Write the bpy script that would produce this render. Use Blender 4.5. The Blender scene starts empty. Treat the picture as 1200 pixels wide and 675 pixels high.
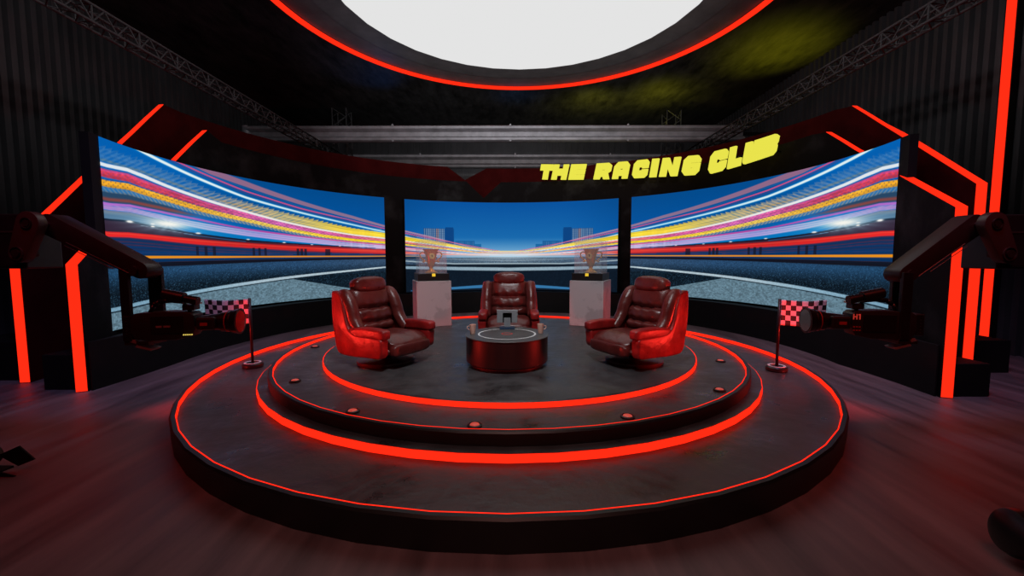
import bpy, bmesh, math, random
import numpy as np
from mathutils import Vector, Matrix
PI = math.pi
random.seed(7)
SC = bpy.context.scene
COL = SC.collection

# ------------------------------------------------------------------ camera
EYE = 1.8935
pitch, roll = 0.07534, -0.00173
fwd = Vector((0, math.cos(pitch), -math.sin(pitch)))
right = Vector((1, 0, 0)); up = right.cross(fwd)
r_ = right*math.cos(roll) + up*math.sin(roll)
u_ = up*math.cos(roll) - right*math.sin(roll)
cd = bpy.data.cameras.new('camera'); cam = bpy.data.objects.new('camera', cd); COL.objects.link(cam)
cam.matrix_world = Matrix(((r_.x, u_.x, -fwd.x, 0), (r_.y, u_.y, -fwd.y, 0), (r_.z, u_.z, -fwd.z, EYE), (0, 0, 0, 1)))
cd.sensor_width = 36; cd.lens = 488.2*36/1200; cd.clip_start = .05; cd.clip_end = 200
SC.camera = cam

# ------------------------------------------------------------------ view, world, lamps and added fill spots
SC.view_settings.view_transform = 'Standard'; SC.view_settings.look = 'None'
SC.view_settings.gamma = 1; SC.view_settings.use_curve_mapping = False
SC.view_settings.exposure = 0.0
w = bpy.data.worlds.new('world'); SC.world = w; w.use_nodes = True
w.node_tree.nodes['Background'].inputs[0].default_value = (.55, .6, .8, 1)
w.node_tree.nodes['Background'].inputs[1].default_value = 0.006

def lamp(name, kind, loc, target, energy, color, size=1.0, size_y=None, angle=None, blend=.8, spread=None):
    l = bpy.data.lights.new(name, kind); o = bpy.data.objects.new(name, l); COL.objects.link(o)
    o.location = loc; l.energy = energy; l.color = color
    if kind == 'AREA':
        l.size = size
        if size_y: l.shape = 'RECTANGLE'; l.size_y = size_y
        if spread: l.spread = spread
    if kind == 'SPOT': l.spot_size = angle; l.spot_blend = blend; l.shadow_soft_size = size
    if kind == 'POINT': l.shadow_soft_size = size
    d = Vector(target) - Vector(loc)
    o.rotation_euler = d.to_track_quat('-Z', 'Y').to_euler()
    return o
RED = (1, .03, .02)
lamp('stage_red_spot_left', 'SPOT', (-5.62, 4.45, .6), (-2.9, 5.85, .80), 430, RED, .12, angle=math.radians(62), blend=.5)
lamp('stage_red_spot_right', 'SPOT', (5.55, 4.35, .6), (2.9, 5.80, .80), 430, RED, .12, angle=math.radians(62), blend=.5)
lamp('stage_front_fill', 'SPOT', (0, 1.5, 7.3), (0, 7.4, .8), 1100, (.93, .97, 1), .6, angle=math.radians(54), blend=.7)  # added fill from above front so the chairs and pedestals read
lamp('floor_front_fill', 'SPOT', (0, -1.0, 6.0), (0, 1.8, 0), 480, (1, .42, .36), 1.0, angle=math.radians(58), blend=1)  # added spot that lifts and warms the floor before the stage
lamp('floor_red_fill_left', 'SPOT', (-3.2, 1.5, 5.5), (-4.3, 4.3, 0), 200, (1, .05, .04), .6, angle=math.radians(62), blend=1)  # added spot reddening the floor at the left flank of the stage
lamp('floor_red_fill_right', 'SPOT', (3.2, 1.5, 5.5), (4.3, 4.3, 0), 260, (1, .08, .05), .6, angle=math.radians(62), blend=1)  # added spot reddening the floor at the right flank of the stage
lamp('floor_cool_fill_left', 'SPOT', (-3.0, 3.0, 7.4), (-6.6, 7.4, 0), 850, (.46, .48, 1), .8, angle=math.radians(48), blend=1)  # added cool spot that gives the left floor its lavender tone
lamp('floor_cool_fill_right', 'SPOT', (3.0, 3.0, 7.4), (6.4, 7.2, 0), 1050, (.70, .56, .95), .8, angle=math.radians(50), blend=1)  # added cool spot that gives the right floor its lavender tone
lamp('high_wall_fill_left', 'SPOT', (2.0, 0.0, 7.3), (-10.2, 10.5, 7.6), 1400, (.9, .94, 1), .4, angle=math.radians(46), blend=1)  # added spot to lift the dark upper left wall and truss
lamp('high_wall_fill_right', 'SPOT', (-2.0, 0.0, 7.3), (9.5, 10.5, 7.6), 1500, (.9, .94, 1), .4, angle=math.radians(46), blend=1)  # added spot to lift the dark upper right wall and truss
lamp('rail_fill', 'SPOT', (0, 1.0, 7.6), (0, 15, 6.8), 1700, (.92, .94, 1), .3, angle=math.radians(60), blend=.5)  # added spot that only brightens the overhead rails, no fixture
lamp('skylight_rim_fill', 'SPOT', (0.0, 1.0, 3.4), (0.2, 13.4, 8.0), 2600, (1, .97, .97), .3, angle=math.radians(62), blend=1)  # added uplight on the soffit, stands in for light bounced off the stage
lamp('ceiling_yellow_wash', 'SPOT', (3.2, 16.6, 6.62), (3.2, 17.2, 8.0), 50, (1, .92, .02), .2, angle=math.radians(140), blend=1)
lamp('ceiling_yellow_middle', 'SPOT', (5.5, 16.2, 6.62), (5.7, 16.5, 8.0), 66, (1, .92, .02), .2, angle=math.radians(140), blend=1)
lamp('ceiling_yellow_side', 'SPOT', (8.6, 13.6, 5.6), (8.0, 13.2, 8.0), 200, (1, .92, .02), .3, angle=math.radians(84), blend=1)
lamp('ceiling_blue_wash', 'SPOT', (.2, 16.4, 6.6), (.2, 16.4, 8.0), 14, (.05, .35, 1), .3, angle=math.radians(90), blend=1)
lamp('ceiling_blue_left', 'SPOT', (-4.6, 15.9, 6.6), (-4.8, 14.6, 8.0), 16, (.05, .25, 1), .3, angle=math.radians(90), blend=1)

# ------------------------------------------------------------------ materials
def srgb(c):
    return tuple(((x/255)/12.92 if x/255 <= .04045 else ((x/255+.055)/1.055)**2.4) for x in c)
MATS = {}
def mat(name, color, rough=.5, metal=0.0, var=0.0, vscale=4.0, vstretch=(1,1,1), color2=None, bump=0.0, bscale=20.0,
        emit=None, estr=1.0, spec=.5, rvar=0.0, coat=0.0, thresh=None):
    if name in MATS: return MATS[name]
    m = bpy.data.materials.new(name); m.use_nodes = True; nt = m.node_tree; N = nt.nodes; L = nt.links
    b = N['Principled BSDF']
    b.inputs['Base Color'].default_value = (*color, 1); b.inputs['Roughness'].default_value = rough
    b.inputs['Metallic'].default_value = metal; b.inputs['Specular IOR Level'].default_value = spec
    b.inputs['Coat Weight'].default_value = coat
    tc = N.new('ShaderNodeTexCoord'); mp = N.new('ShaderNodeMapping'); mp.inputs['Scale'].default_value = vstretch
    L.new(tc.outputs['Object'], mp.inputs['Vector'])
    if var or color2:
        n = N.new('ShaderNodeTexNoise'); n.inputs['Scale'].default_value = vscale; n.inputs['Detail'].default_value = 8
        n.inputs['Roughness'].default_value = .62
        L.new(mp.outputs[0], n.inputs['Vector'])
        rp = N.new('ShaderNodeValToRGB')
        lo, hi = thresh or (.32, .68)
        rp.color_ramp.elements[0].position = lo; rp.color_ramp.elements[1].position = hi
        c2 = color2 or tuple(min(1, x*(1+var)) for x in color)
        c1 = color if color2 else tuple(x*(1-var) for x in color)
        rp.color_ramp.elements[0].color = (*c1, 1); rp.color_ramp.elements[1].color = (*c2, 1)
        L.new(n.outputs['Fac'], rp.inputs[0]); L.new(rp.outputs[0], b.inputs['Base Color'])
        if rvar:
            mr = N.new('ShaderNodeMapRange'); mr.inputs['To Min'].default_value = max(.02, rough-rvar); mr.inputs['To Max'].default_value = min(1, rough+rvar)
            mr.inputs['From Min'].default_value = .3; mr.inputs['From Max'].default_value = .7
            L.new(n.outputs['Fac'], mr.inputs['Value']); L.new(mr.outputs[0], b.inputs['Roughness'])
    if bump:
        n2 = N.new('ShaderNodeTexNoise'); n2.inputs['Scale'].default_value = bscale; n2.inputs['Detail'].default_value = 5
        L.new(mp.outputs[0], n2.inputs['Vector'])
        bp = N.new('ShaderNodeBump'); bp.inputs['Strength'].default_value = bump; bp.inputs['Distance'].default_value = .02
        L.new(n2.outputs['Fac'], bp.inputs['Height']); L.new(bp.outputs[0], b.inputs['Normal'])
    if emit:
        b.inputs['Emission Color'].default_value = (*emit, 1); b.inputs['Emission Strength'].default_value = estr
    MATS[name] = m
    return m

M_FLOOR = mat('polished_dark_floor', (.135, .088, .094), .50, var=.45, vscale=1.3, vstretch=(3.2, .35, 1), rvar=.12, bump=.12, bscale=3, spec=.6)
M_STAGE = mat('stage_slate', (.047, .046, .049), .42, var=.40, vscale=2.2, rvar=.20, bump=.35, bscale=9)
M_STAGEBLK = mat('stage_black_side', (.006, .0055, .006), .45, var=.3, vscale=3)
M_BLACK = mat('matt_black', (.006, .0045, .0045), .7, spec=.15, var=.25, vscale=5)
M_GLOSSBLK = mat('satin_black', (.010, .008, .009), .42, var=.3, vscale=8)
M_CORR = mat('dark_corrugated_steel', (.055, .052, .055), .5, metal=.3, var=.3, vscale=2, vstretch=(1, 1, .3))
M_CEIL = mat('dark_brushed_ceiling', (.026, .026, .027), .7, var=1.0, vscale=1.3, vstretch=(2.6, .9, 1), bump=.4, bscale=3)
M_WFRONT = mat('scuffed_black_panel', (.0045, .003, .003), .8, spec=.08, color2=(.020, .018, .018), vscale=1.1, thresh=(.5, .72), bump=.1, bscale=9)
M_WBACK = mat('oxblood_panel', (.036, .0030, .0030), .9, spec=.02, var=.25, vscale=2)
M_STEEL = mat('dull_steel', (.22, .21, .225), .5, metal=.3, var=.25, vscale=3)
M_TRUSS = mat('truss_aluminium', (.055, .053, .055), .6, metal=.1, spec=.3, var=.2, vscale=6)
M_LED = mat('red_led', (.02, .0, .0), .8, spec=0, emit=(1, .023, .006), estr=1.2)
M_LEDS = mat('red_led_stage', (.02, .0, .0), .8, spec=0, emit=(1, .018, .005), estr=1.5)
M_SKY = mat('skylight_glow', (0, 0, 0), .9, spec=0, emit=(.775, .775, .775), estr=1.0)
M_SOFFIT = mat('soffit_dark_grey', (.16, .152, .156), .6, var=.2, vscale=2)
M_LEATHER = mat('red_leather', (.15, .006, .006), .38, color2=(.42, .013, .013), vscale=4, rvar=.08, bump=.35, bscale=11)
M_LEATHERD = mat('oxblood_leather', (.085, .010, .009), .34, color2=(.155, .024, .020), vscale=6, rvar=.08, bump=.4, bscale=11)
M_BASE = mat('chair_base_red_brown', (.075, .018, .016), .35, var=.2)
M_PED = mat('pale_stone_pedestal', (.50, .485, .50), .5, color2=(.38, .365, .38), vscale=1.8, thresh=(.5, .56), bump=.03)
M_GOLD = mat('gold', (1.0, .42, .05), .30, metal=.6, var=.15, vscale=9)
M_YEL = mat('sign_yellow', (.03, .03, .0), .8, spec=0, emit=srgb((232, 226, 76)), estr=1.0)
M_TAG = mat('yellow_tag', (.7, .5, .03), .4, emit=(.75, .5, .03), estr=.8)
M_WOOD = mat('dark_red_veneer', (.014, .003, .003), .42, color2=(.030, .0045, .004), vscale=1.6, vstretch=(4, 4, .35), spec=.35)
M_TTOP = mat('table_top_grey', (.085, .082, .083), .42, var=.1, vscale=6)
M_WHITE = mat('white_ring', (.75, .75, .75), .5)
M_REDINK = mat('red_ink', (.65, .05, .03), .5)
M_MUG = mat('terracotta_mug', (.85, .48, .38), .5)
M_GREYBLK = mat('grey_award_metal', (.28, .28, .30), .4, var=.1)
M_BLUEP = mat('navy_plate', (.02, .05, .11), .4)
M_POLE = mat('dark_pole', (.035, .010, .010), .35, metal=.4)
M_RIG = mat('rig_dark_brown', (.020, .010, .010), .42, var=.25, vscale=7)
M_RIGEDGE = mat('rig_edge_metal', (.12, .10, .10), .35, metal=.7)
M_CAMBODY = mat('camera_body', (.020, .016, .017), .45, var=.2, vscale=12)
M_RUB = mat('lens_rubber', (.011, .010, .011), .30)
M_METAL = mat('bright_ring', (.5, .5, .52), .25, metal=1.0)
M_REDDOT = mat('red_marking', (.5, .03, .02), .5)
M_GLASSL = mat('lens_glass', (.01, .01, .015), .05, coat=1.0)
M_WARM = mat('warm_led', (.3, .25, .05), .5, emit=(.8, .6, .12), estr=.9)
M_LAMPGL = mat('floor_lamp_glass', (.3, .02, .02), .2, emit=(.9, .12, .08), estr=.45)

def glass_case_mat():
    m = bpy.data.materials.new('display_case_acrylic'); m.use_nodes = True; nt = m.node_tree; N = nt.nodes; L = nt.links
    N.remove(N['Principled BSDF']); out = N['Material Output']
    t = N.new('ShaderNodeBsdfTransparent'); d = N.new('ShaderNodeBsdfPrincipled')
    d.inputs['Base Color'].default_value = (.80, .84, .95, 1); d.inputs['Roughness'].default_value = .12; d.inputs['Specular IOR Level'].default_value = .8
    mx = N.new('ShaderNodeMixShader'); mx.inputs[0].default_value = .12
    L.new(t.outputs[0], mx.inputs[1]); L.new(d.outputs[0], mx.inputs[2]); L.new(mx.outputs[0], out.inputs[0])
    return m
M_CASE = glass_case_mat()

# ------------------------------------------------------------------ mesh helpers
def obj(name, bm, m, parent=None, smooth=False, loc=None):
    me = bpy.data.meshes.new(name); bm.normal_update(); bm.to_mesh(me); bm.free()
    if smooth:
        for p in me.polygons: p.use_smooth = True
    if m: me.materials.append(m)
    o = bpy.data.objects.new(name, me); COL.objects.link(o)
    if parent: o.parent = parent
    if loc: o.location = loc
    return o
def thing(name, label, cat, loc=(0, 0, 0), rz=0, group=None):
    o = bpy.data.objects.new(name, None); COL.objects.link(o); o.empty_display_size = .1
    o.location = loc; o.rotation_euler = (0, 0, rz); o['label'] = label; o['category'] = cat
    if group: o['group'] = group
    return o
def tag(o, label, cat, group=None):
    o['label'] = label; o['category'] = cat
    if group: o['group'] = group
    return o
def struct(name, bm, m, **k):
    o = obj(name, bm, m, **k); o['kind'] = 'structure'; return o
def box(bm, x0, x1, y0, y1, z0, z1, bev=0, M=None, seg=2):
    vs = [bm.verts.new((x, y, z)) for x in (x0, x1) for y in (y0, y1) for z in (z0, z1)]
    fs = [bm.faces.new([vs[i] for i in q]) for q in ((0,1,3,2),(4,6,7,5),(0,4,5,1),(2,3,7,6),(0,2,6,4),(1,5,7,3))]
    if bev:
        es = list({e for f in fs for e in f.edges})
        r = bmesh.ops.bevel(bm, geom=es, offset=bev, segments=seg, profile=.5, affect='EDGES')
        vs = list({v for f in r['faces'] for v in f.verts} | {v for v in vs if v.is_valid})
    if M: bmesh.ops.transform(bm, matrix=M, verts=[v for v in vs if v.is_valid])
    return vs
def tube(bm, a, b, r, n=10, r2=None, caps=True):
    a = Vector(a); b = Vector(b); d = (b-a).normalized()
    s = d.orthogonal().normalized(); t = d.cross(s); r2 = r if r2 is None else r2
    A = [bm.verts.new(a + (s*math.cos(2*PI*i/n) + t*math.sin(2*PI*i/n))*r) for i in range(n)]
    B = [bm.verts.new(b + (s*math.cos(2*PI*i/n) + t*math.sin(2*PI*i/n))*r2) for i in range(n)]
    for i in range(n): bm.faces.new((A[i], A[(i+1) % n], B[(i+1) % n], B[i]))
    if caps: bm.faces.new(A[::-1]); bm.faces.new(B)
def lathe(bm, prof, n=64, c=(0, 0), M=None, close=False):
    rings = []
    new = []
    for r, z in prof:
        if r < 1e-5: v = bm.verts.new((c[0], c[1], z)); rings.append([v]); new.append(v)
        else:
            R = [bm.verts.new((c[0]+r*math.sin(2*PI*i/n), c[1]+r*math.cos(2*PI*i/n), z)) for i in range(n)]
            rings.append(R); new += R
    pairs = list(zip(rings, rings[1:]))
    if close: pairs.append((rings[-1], rings[0]))
    for P, Q in pairs:
        for i in range(n):
            j = (i+1) % n
            if len(P) == 1 and len(Q) == 1: continue
            if len(P) == 1: bm.faces.new((P[0], Q[i], Q[j]))
            elif len(Q) == 1: bm.faces.new((P[i], Q[0], P[j]))
            else: bm.faces.new((P[i], Q[i], Q[j], P[j]))
    if M: bmesh.ops.transform(bm, matrix=M, verts=new)
    bmesh.ops.recalc_face_normals(bm, faces=bm.faces)
def prism(bm, pts, w0, w1, axis='x', bev=0, seg=2):
    """closed outline in the plane across the axis, extruded from w0 to w1"""
    def P(p, w): return {'x': (w, p[0], p[1]), 'y': (p[0], w, p[1]), 'z': (p[0], p[1], w)}[axis]
    A = [bm.verts.new(P(p, w0)) for p in pts]; B = [bm.verts.new(P(p, w1)) for p in pts]
    n = len(pts); fs = [bm.faces.new(A[::-1]), bm.faces.new(B)]
    for i in range(n): fs.append(bm.faces.new((A[i], A[(i+1) % n], B[(i+1) % n], B[i])))
    bmesh.ops.recalc_face_normals(bm, faces=fs)
    if bev:
        es = list(set(fs[0].edges) | set(fs[1].edges))
        bmesh.ops.bevel(bm, geom=es, offset=bev, segments=seg, profile=.5, affect='EDGES')
def smoothcurve(pts, k=6):
    """closed Catmull-Rom through pts"""
    out = []; n = len(pts)
    for i in range(n):
        p0, p1, p2, p3 = (pts[(i+j-1) % n] for j in range(4))
        for t in (j/k for j in range(k)):
            out.append(tuple(.5*((2*p1[a]) + (-p0[a]+p2[a])*t + (2*p0[a]-5*p1[a]+4*p2[a]-p3[a])*t*t + (-p0[a]+3*p1[a]-3*p2[a]+p3[a])*t**3) for a in range(2)))
    return out
def pillow(bm, w, d, h, c=(0, 0, 0), nx=20, ny=20, e=4.0, fn=None, M=None):
    """closed superellipsoid-like cushion, fn(p, n) -> p displaces"""
    vs = []
    nu, nv = nx, ny
    def sg(x, p): return math.copysign(abs(x)**p, x)
    rows = []
    for j in range(nv+1):
        ph = -PI/2 + PI*j/nv
        if j in (0, nv): rows.append([bm.verts.new((0, 0, math.copysign(h/2, ph)))]); continue
        rows.append([bm.verts.new((w/2*sg(math.cos(ph), 2/e)*sg(math.cos(2*PI*i/nu), 2/e), d/2*sg(math.cos(ph), 2/e)*sg(math.sin(2*PI*i/nu), 2/e), h/2*sg(math.sin(ph), 2/e))) for i in range(nu)])
    for P, Q in zip(rows, rows[1:]):
        for i in range(nu):
            j = (i+1) % nu
            if len(P) == 1: bm.faces.new((P[0], Q[j], Q[i]))
            elif len(Q) == 1: bm.faces.new((P[i], P[j], Q[0]))
            else: bm.faces.new((P[i], P[j], Q[j], Q[i]))
    vs = [v for r in rows for v in r]
    if fn:
        for v in vs: v.co = Vector(fn(v.co.copy()))
    for v in vs: v.co += Vector(c)
    if M: bmesh.ops.transform(bm, matrix=M, verts=vs)
def NB(): return bmesh.new()
def smooth_by_angle(o, deg=35):
    me = o.data
    for p in me.polygons: p.use_smooth = True
    bm = bmesh.new(); bm.from_mesh(me)
    for e in bm.edges:
        if len(e.link_faces) == 2 and e.calc_face_angle(0) > math.radians(deg): e.smooth = False
    bm.to_mesh(me); bm.free(); return o

# ------------------------------------------------------------------ room
XW, XL, YB, YF, ZC = 9.5, 10.2, 22.0, -8.0, 8.02
bm = NB(); box(bm, -XL-.3, XW+.3, YF-.2, YB+.2, -.2, 0); struct('floor', bm, M_FLOOR)
def corrugated(s):
    bm = NB(); pts = []; y = YF; p = .213
    while y < YB:
        pts += [(0, y), (0, y+p*.40), (.085, y+p*.52), (.085, y+p*.86), (.12, y+p*.87), (.12, y+p*.97)]; y += p
    X0 = XW if s > 0 else XL
    A = [bm.verts.new((s*(X0+d), y, 0)) for d, y in pts]; B = [bm.verts.new((s*(X0+d), y, ZC)) for d, y in pts]
    for i in range(len(pts)-1): bm.faces.new((A[i], A[i+1], B[i+1], B[i]))
    box(bm, *( (XW+.14, XW+.25) if s > 0 else (-XL-.25, -XL-.14)), YF, YB, 0, ZC)
    return bm
struct('wall_left', corrugated(-1), M_CORR); struct('wall_right', corrugated(1), M_CORR)
bm = NB(); box(bm, -XL-.25, XW+.25, YB, YB+.2, 0, ZC)
for i in range(61): box(bm, -XL+.15+i*.32, -XL+.33+i*.32, YB-.05, YB+.02, 0, ZC)
struct('wall_back', bm, M_CORR)
bm = NB(); box(bm, -XL-.25, XW+.25, YF-.2, YF, 0, ZC); struct('wall_front', bm, M_BLACK)
# ceiling with the round opening (32 sides)
RC_ = (.259, 9.766); RSKY, RRING = 4.385/math.cos(PI/64), 5.99
bm = NB(); n = 64
inner = [bm.verts.new((RC_[0]+(RRING+.05)*math.sin(2*PI*i/n), RC_[1]+(RRING+.05)*math.cos(2*PI*i/n), ZC)) for i in range(n)]
outer = []
for i in range(n):
    a = 2*PI*i/n; dx, dy = math.sin(a), math.cos(a); t = 1e9
    for lim, o_, d in ((XW+.2, RC_[0], dx), (-XL-.2, RC_[0], dx), (YB+.1, RC_[1], dy), (YF-.1, RC_[1], dy)):
        if abs(d) > 1e-6 and (lim-o_)/d > 0: t = min(t, (lim-o_)/d)
    outer.append(bm.verts.new((RC_[0]+dx*t, RC_[1]+dy*t, ZC)))
for i in range(n): bm.faces.new((inner[i], inner[(i+1) % n], outer[(i+1) % n], outer[i]))
box(bm, -XL-.25, XW+.25, YF-.2, YB+.2, ZC+.62, ZC+.8)
bmesh.ops.recalc_face_normals(bm, faces=bm.faces)
struct('ceiling', bm, M_CEIL)
sk = thing('round_skylight', 'round white glowing skylight in the ceiling with a dark rim and a red ring', 'skylight', (RC_[0], RC_[1], ZC))
bm = NB(); lathe(bm, [(RSKY-.03, .0), (5.1, .0), (5.14, .05), (5.9, .05), (5.9, .3), (RSKY-.03, .3)], 64, close=True); obj('rim', bm, M_SOFFIT, sk)
bm = NB(); lathe(bm, [(0, -.012), (RSKY, -.012), (RSKY, .02), (0, .02)], 32); obj('glowing_panel', bm, M_SKY, sk)
bm = NB(); lathe(bm, [(5.92, -.03), (6.035, -.03), (6.035, .05), (5.92, .05)], 96, close=True); obj('led_ring', bm, M_LED, sk)

# ------------------------------------------------------------------ curved backdrop walls
CX, CY = -.119, 8.218
def arcpt(R, deg): a = math.radians(deg); return (CX+R*math.sin(a), CY+R*math.cos(a))
def path_wall(path, ztop, T, zbot=0.0):
    """path of plan points (left to right seen from the camera); wall of thickness T outward, top heights ztop"""
    bm = NB(); n = len(path); P = [Vector(p) for p in path]; N = []
    for i in range(n):
        d = (P[min(i+1, n-1)] - P[max(i-1, 0)]).normalized(); N.append(Vector((-d.y, d.x)))
    V = []
    for i in range(n):
        q = P[i] + N[i]*(T[i] if isinstance(T, list) else T)
        V.append([bm.verts.new((P[i].x, P[i].y, zbot)), bm.verts.new((P[i].x, P[i].y, ztop[i])), bm.verts.new((q.x, q.y, ztop[i])), bm.verts.new((q.x, q.y, zbot))])
    for a, b in zip(V, V[1:]):
        for k in range(4): bm.faces.new((a[k], b[k], b[(k+1) % 4], a[(k+1) % 4]))
    bm.faces.new(V[0]); bm.faces.new(V[-1][::-1])
    bmesh.ops.recalc_face_normals(bm, faces=bm.faces)
    return bm, P, N
def edge_strip(P, N, zt, idx, T, zbot=0.0, end=None):
    """LED strip lying on the sloped top edge over idx range and down the end face"""
    bm = NB()
    pts = [(P[i], N[i], zt[i]+.012) for i in idx]
    rows = []
    for p, nn, z in pts:
        a = p + nn*.012; b = p + nn*(T-.004)
        rows.append((Vector((a.x, a.y, z)), Vector((b.x, b.y, z))))
    p, nn, z = pts[-1]
    d = (P[idx[-1]] - P[idx[-2]]).normalized()
    off = d*.014
    a = p + nn*.012 + off; b = p + nn*(T-.004) + off
    rows.append((Vector((a.x, a.y, z-.004)), Vector((b.x, b.y, z-.004))))
    rows.append((Vector((a.x, a.y, zbot+.01)), Vector((b.x, b.y, zbot+.01))))
    inn = Vector((-d.x, -d.y, 0))*.012
    V = []
    for k, (a, b) in enumerate(rows):
        lo = Vector((0, 0, -.010)) if k < len(rows)-2 else inn
        V.append([bm.verts.new(a), bm.verts.new(b), bm.verts.new(b+lo), bm.verts.new(a+lo)])
    for q, r in zip(V, V[1:]):
        for k in range(4): bm.faces.new((q[k], r[k], r[(k+1) % 4], q[(k+1) % 4]))
    bm.faces.new(V[0]); bm.faces.new(V[-1][::-1])
    bmesh.ops.recalc_face_normals(bm, faces=bm.faces)
    return bm
def lerp(x, xs, ys): return float(np.interp(x, xs, ys))
def frange(a, b, s):
    n = max(1, int(round(abs(b-a)/s))); return [a+(b-a)*i/n for i in range(n+1)]
T = .135
# front wall
RF_ = 6.66
def walls_path(R, aL, endL, zL, aR, endR, zR, mid, ztop):
    """arc with the cut-down ends; aL/aR are the corner angles, endL/endR lists of plan points, z given at their last point"""
    aLe, aRe = endL[0], endR[0]
    left = frange(aL, aLe, 3); rgt = frange(aR, aRe, 3)
    ptsL = [arcpt(R, a) for a in left] + endL[1]; ptsR = [arcpt(R, a) for a in rgt] + endR[1]
    def zs(pts, stops):
        L = [0]
        for p, q in zip(pts, pts[1:]): L.append(L[-1] + math.dist(p, q))
        xs = [f*L[-1] for f, _ in stops]
        return [float(np.interp(l, xs, [v for _, v in stops])) for l in L]
    zl = zs(ptsL, zL); zr = zs(ptsR, zR)
    body = [a for a in frange(aL, aR, 3)[1:-1] if not any(abs(a-m[0]) < 2.4 for m in mid) and not mid[0][0] < a < mid[-1][0]] + [m[0] for m in mid]
    body.sort(); dm = dict(mid)
    path = ptsL[::-1] + [arcpt(R, a) for a in body] + ptsR
    zz = zl[::-1] + [dm.get(a, ztop) for a in body] + zr
    return path, zz, len(ptsL), len(ptsR)
pathF, zF, nL, nR = walls_path(RF_, -80, (-98, [(-6.32, 6.42), (-6.00, 5.78)]), [(0, 4.66), (.093, 4.3), (.278, 3.57), (.463, 2.91), (.556, 2.61), (.81, 2.13), (1, 1.79)], 84.5, (97, [(6.13, 6.62), (5.73, 5.46)]), [(0, 4.45), (.205, 3.91), (.41, 3.44), (.654, 3.09), (1, 2.52)], [(-12.7, 4.5), (-7.5, 3.94), (-2.3, 4.5)], 4.5)
front = thing('backdrop_panel', 'black scuffed curved wall carrying the three screens, its cut ends edged in red light', 'backdrop')
bmw, PF, NF = path_wall(pathF, zF, T); smooth_by_angle(obj('wall_panel', bmw, M_WFRONT, front), 25)
obj('led_strip', edge_strip(PF, NF, zF, list(range(nL-1, -1, -1)), T), M_LED, front)
obj('led_strip', edge_strip(PF, NF, zF, list(range(len(pathF)-nR, len(pathF))), T), M_LED, front)
pathB, zB_, nL, nR = walls_path(7.4, -82.35, (-93, [(-7.46, 7.0), (-7.30, 6.2)]), [(0, 5.15), (.227, 4.37), (.455, 3.64), (.73, 2.79), (1, 2.08)], 83, (91, [(6.92, 7.3), (6.57, 6.0)]), [(0, 5.07), (.212, 4.48), (.318, 4.2), (.585, 3.77), (1, 2.91)], [(-17.3, 5.12), (-12.4, 4.68), (-6.3, 5.12)], 5.12)
back = thing('backdrop_panel', 'taller oxblood curved wall behind the black one, its cut ends edged in red light', 'backdrop')
bmw, PB, NBk = path_wall(pathB, zB_, T); smooth_by_angle(obj('wall_panel', bmw, M_WBACK, back), 25)
obj('led_strip', edge_strip(PB, NBk, zB_, list(range(nL-1, -1, -1)), T), M_LED, back)
obj('led_strip', edge_strip(PB, NBk, zB_, list(range(len(pathB)-nR, len(pathB))), T), M_LED, back)
# plinth under the screens
angs = frange(-97, 100, 3)
pp = [(-5.965, 5.80), (-5.96, 6.15), (-5.955, 6.6), (-5.975, 7.1)] + [arcpt(5.93, a) for a in angs] + [(5.75, 6.7), (5.75, 6.1), (5.70, 5.50)]
bm, _, _ = path_wall(pp, [.70]*len(pp), [.02, .10, .20, .28] + [.30]*len(angs) + [.24, .12, .02])
tag(smooth_by_angle(obj('screen_plinth', bm, M_BLACK), 25), 'low curved black plinth running on the floor beneath the screens', 'plinth')
# blocks at the wall ends
def block(x0, x1, y0, y1, h, label):
    bm = NB(); box(bm, x0, x1, y0, y1, 0, h, .012); return tag(obj('ballast_block', bm, M_BLACK), label, 'block', None)
block(-6.70, -6.17, 5.84, 6.62, .51, 'black block at the foot of the left wall end beside the red light strip')
block(5.90, 6.42, 5.48, 6.30, .45, 'black block at the foot of the right wall end, nearest to the camera')
block(-8.6, -7.52, 6.30, 7.3, .60, 'dark block beyond the outer left red light strip at the frame edge')
block(6.74, 8.05, 6.63, 7.75, .53, 'wider dark block behind the nearer one on the right')
# tall LED upright on the right side wall
bm = NB(); box(bm, XW-.10, XW+.02, 8.10, 8.30, 0, ZC-.02); box(bm, XW-.10, XW+.02, 7.3, 7.36, 0, 3)
bm2 = NB(); box(bm2, XW-.112, XW-.100, 8.12, 8.28, .01, ZC-.03)
up_ = thing('led_upright', 'tall vertical red light strip on the right corrugated wall', 'light strip', (0, 0, 0)); obj('backing_batten', bm, M_BLACK, up_); obj('led_strip', bm2, M_LED, up_)


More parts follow.
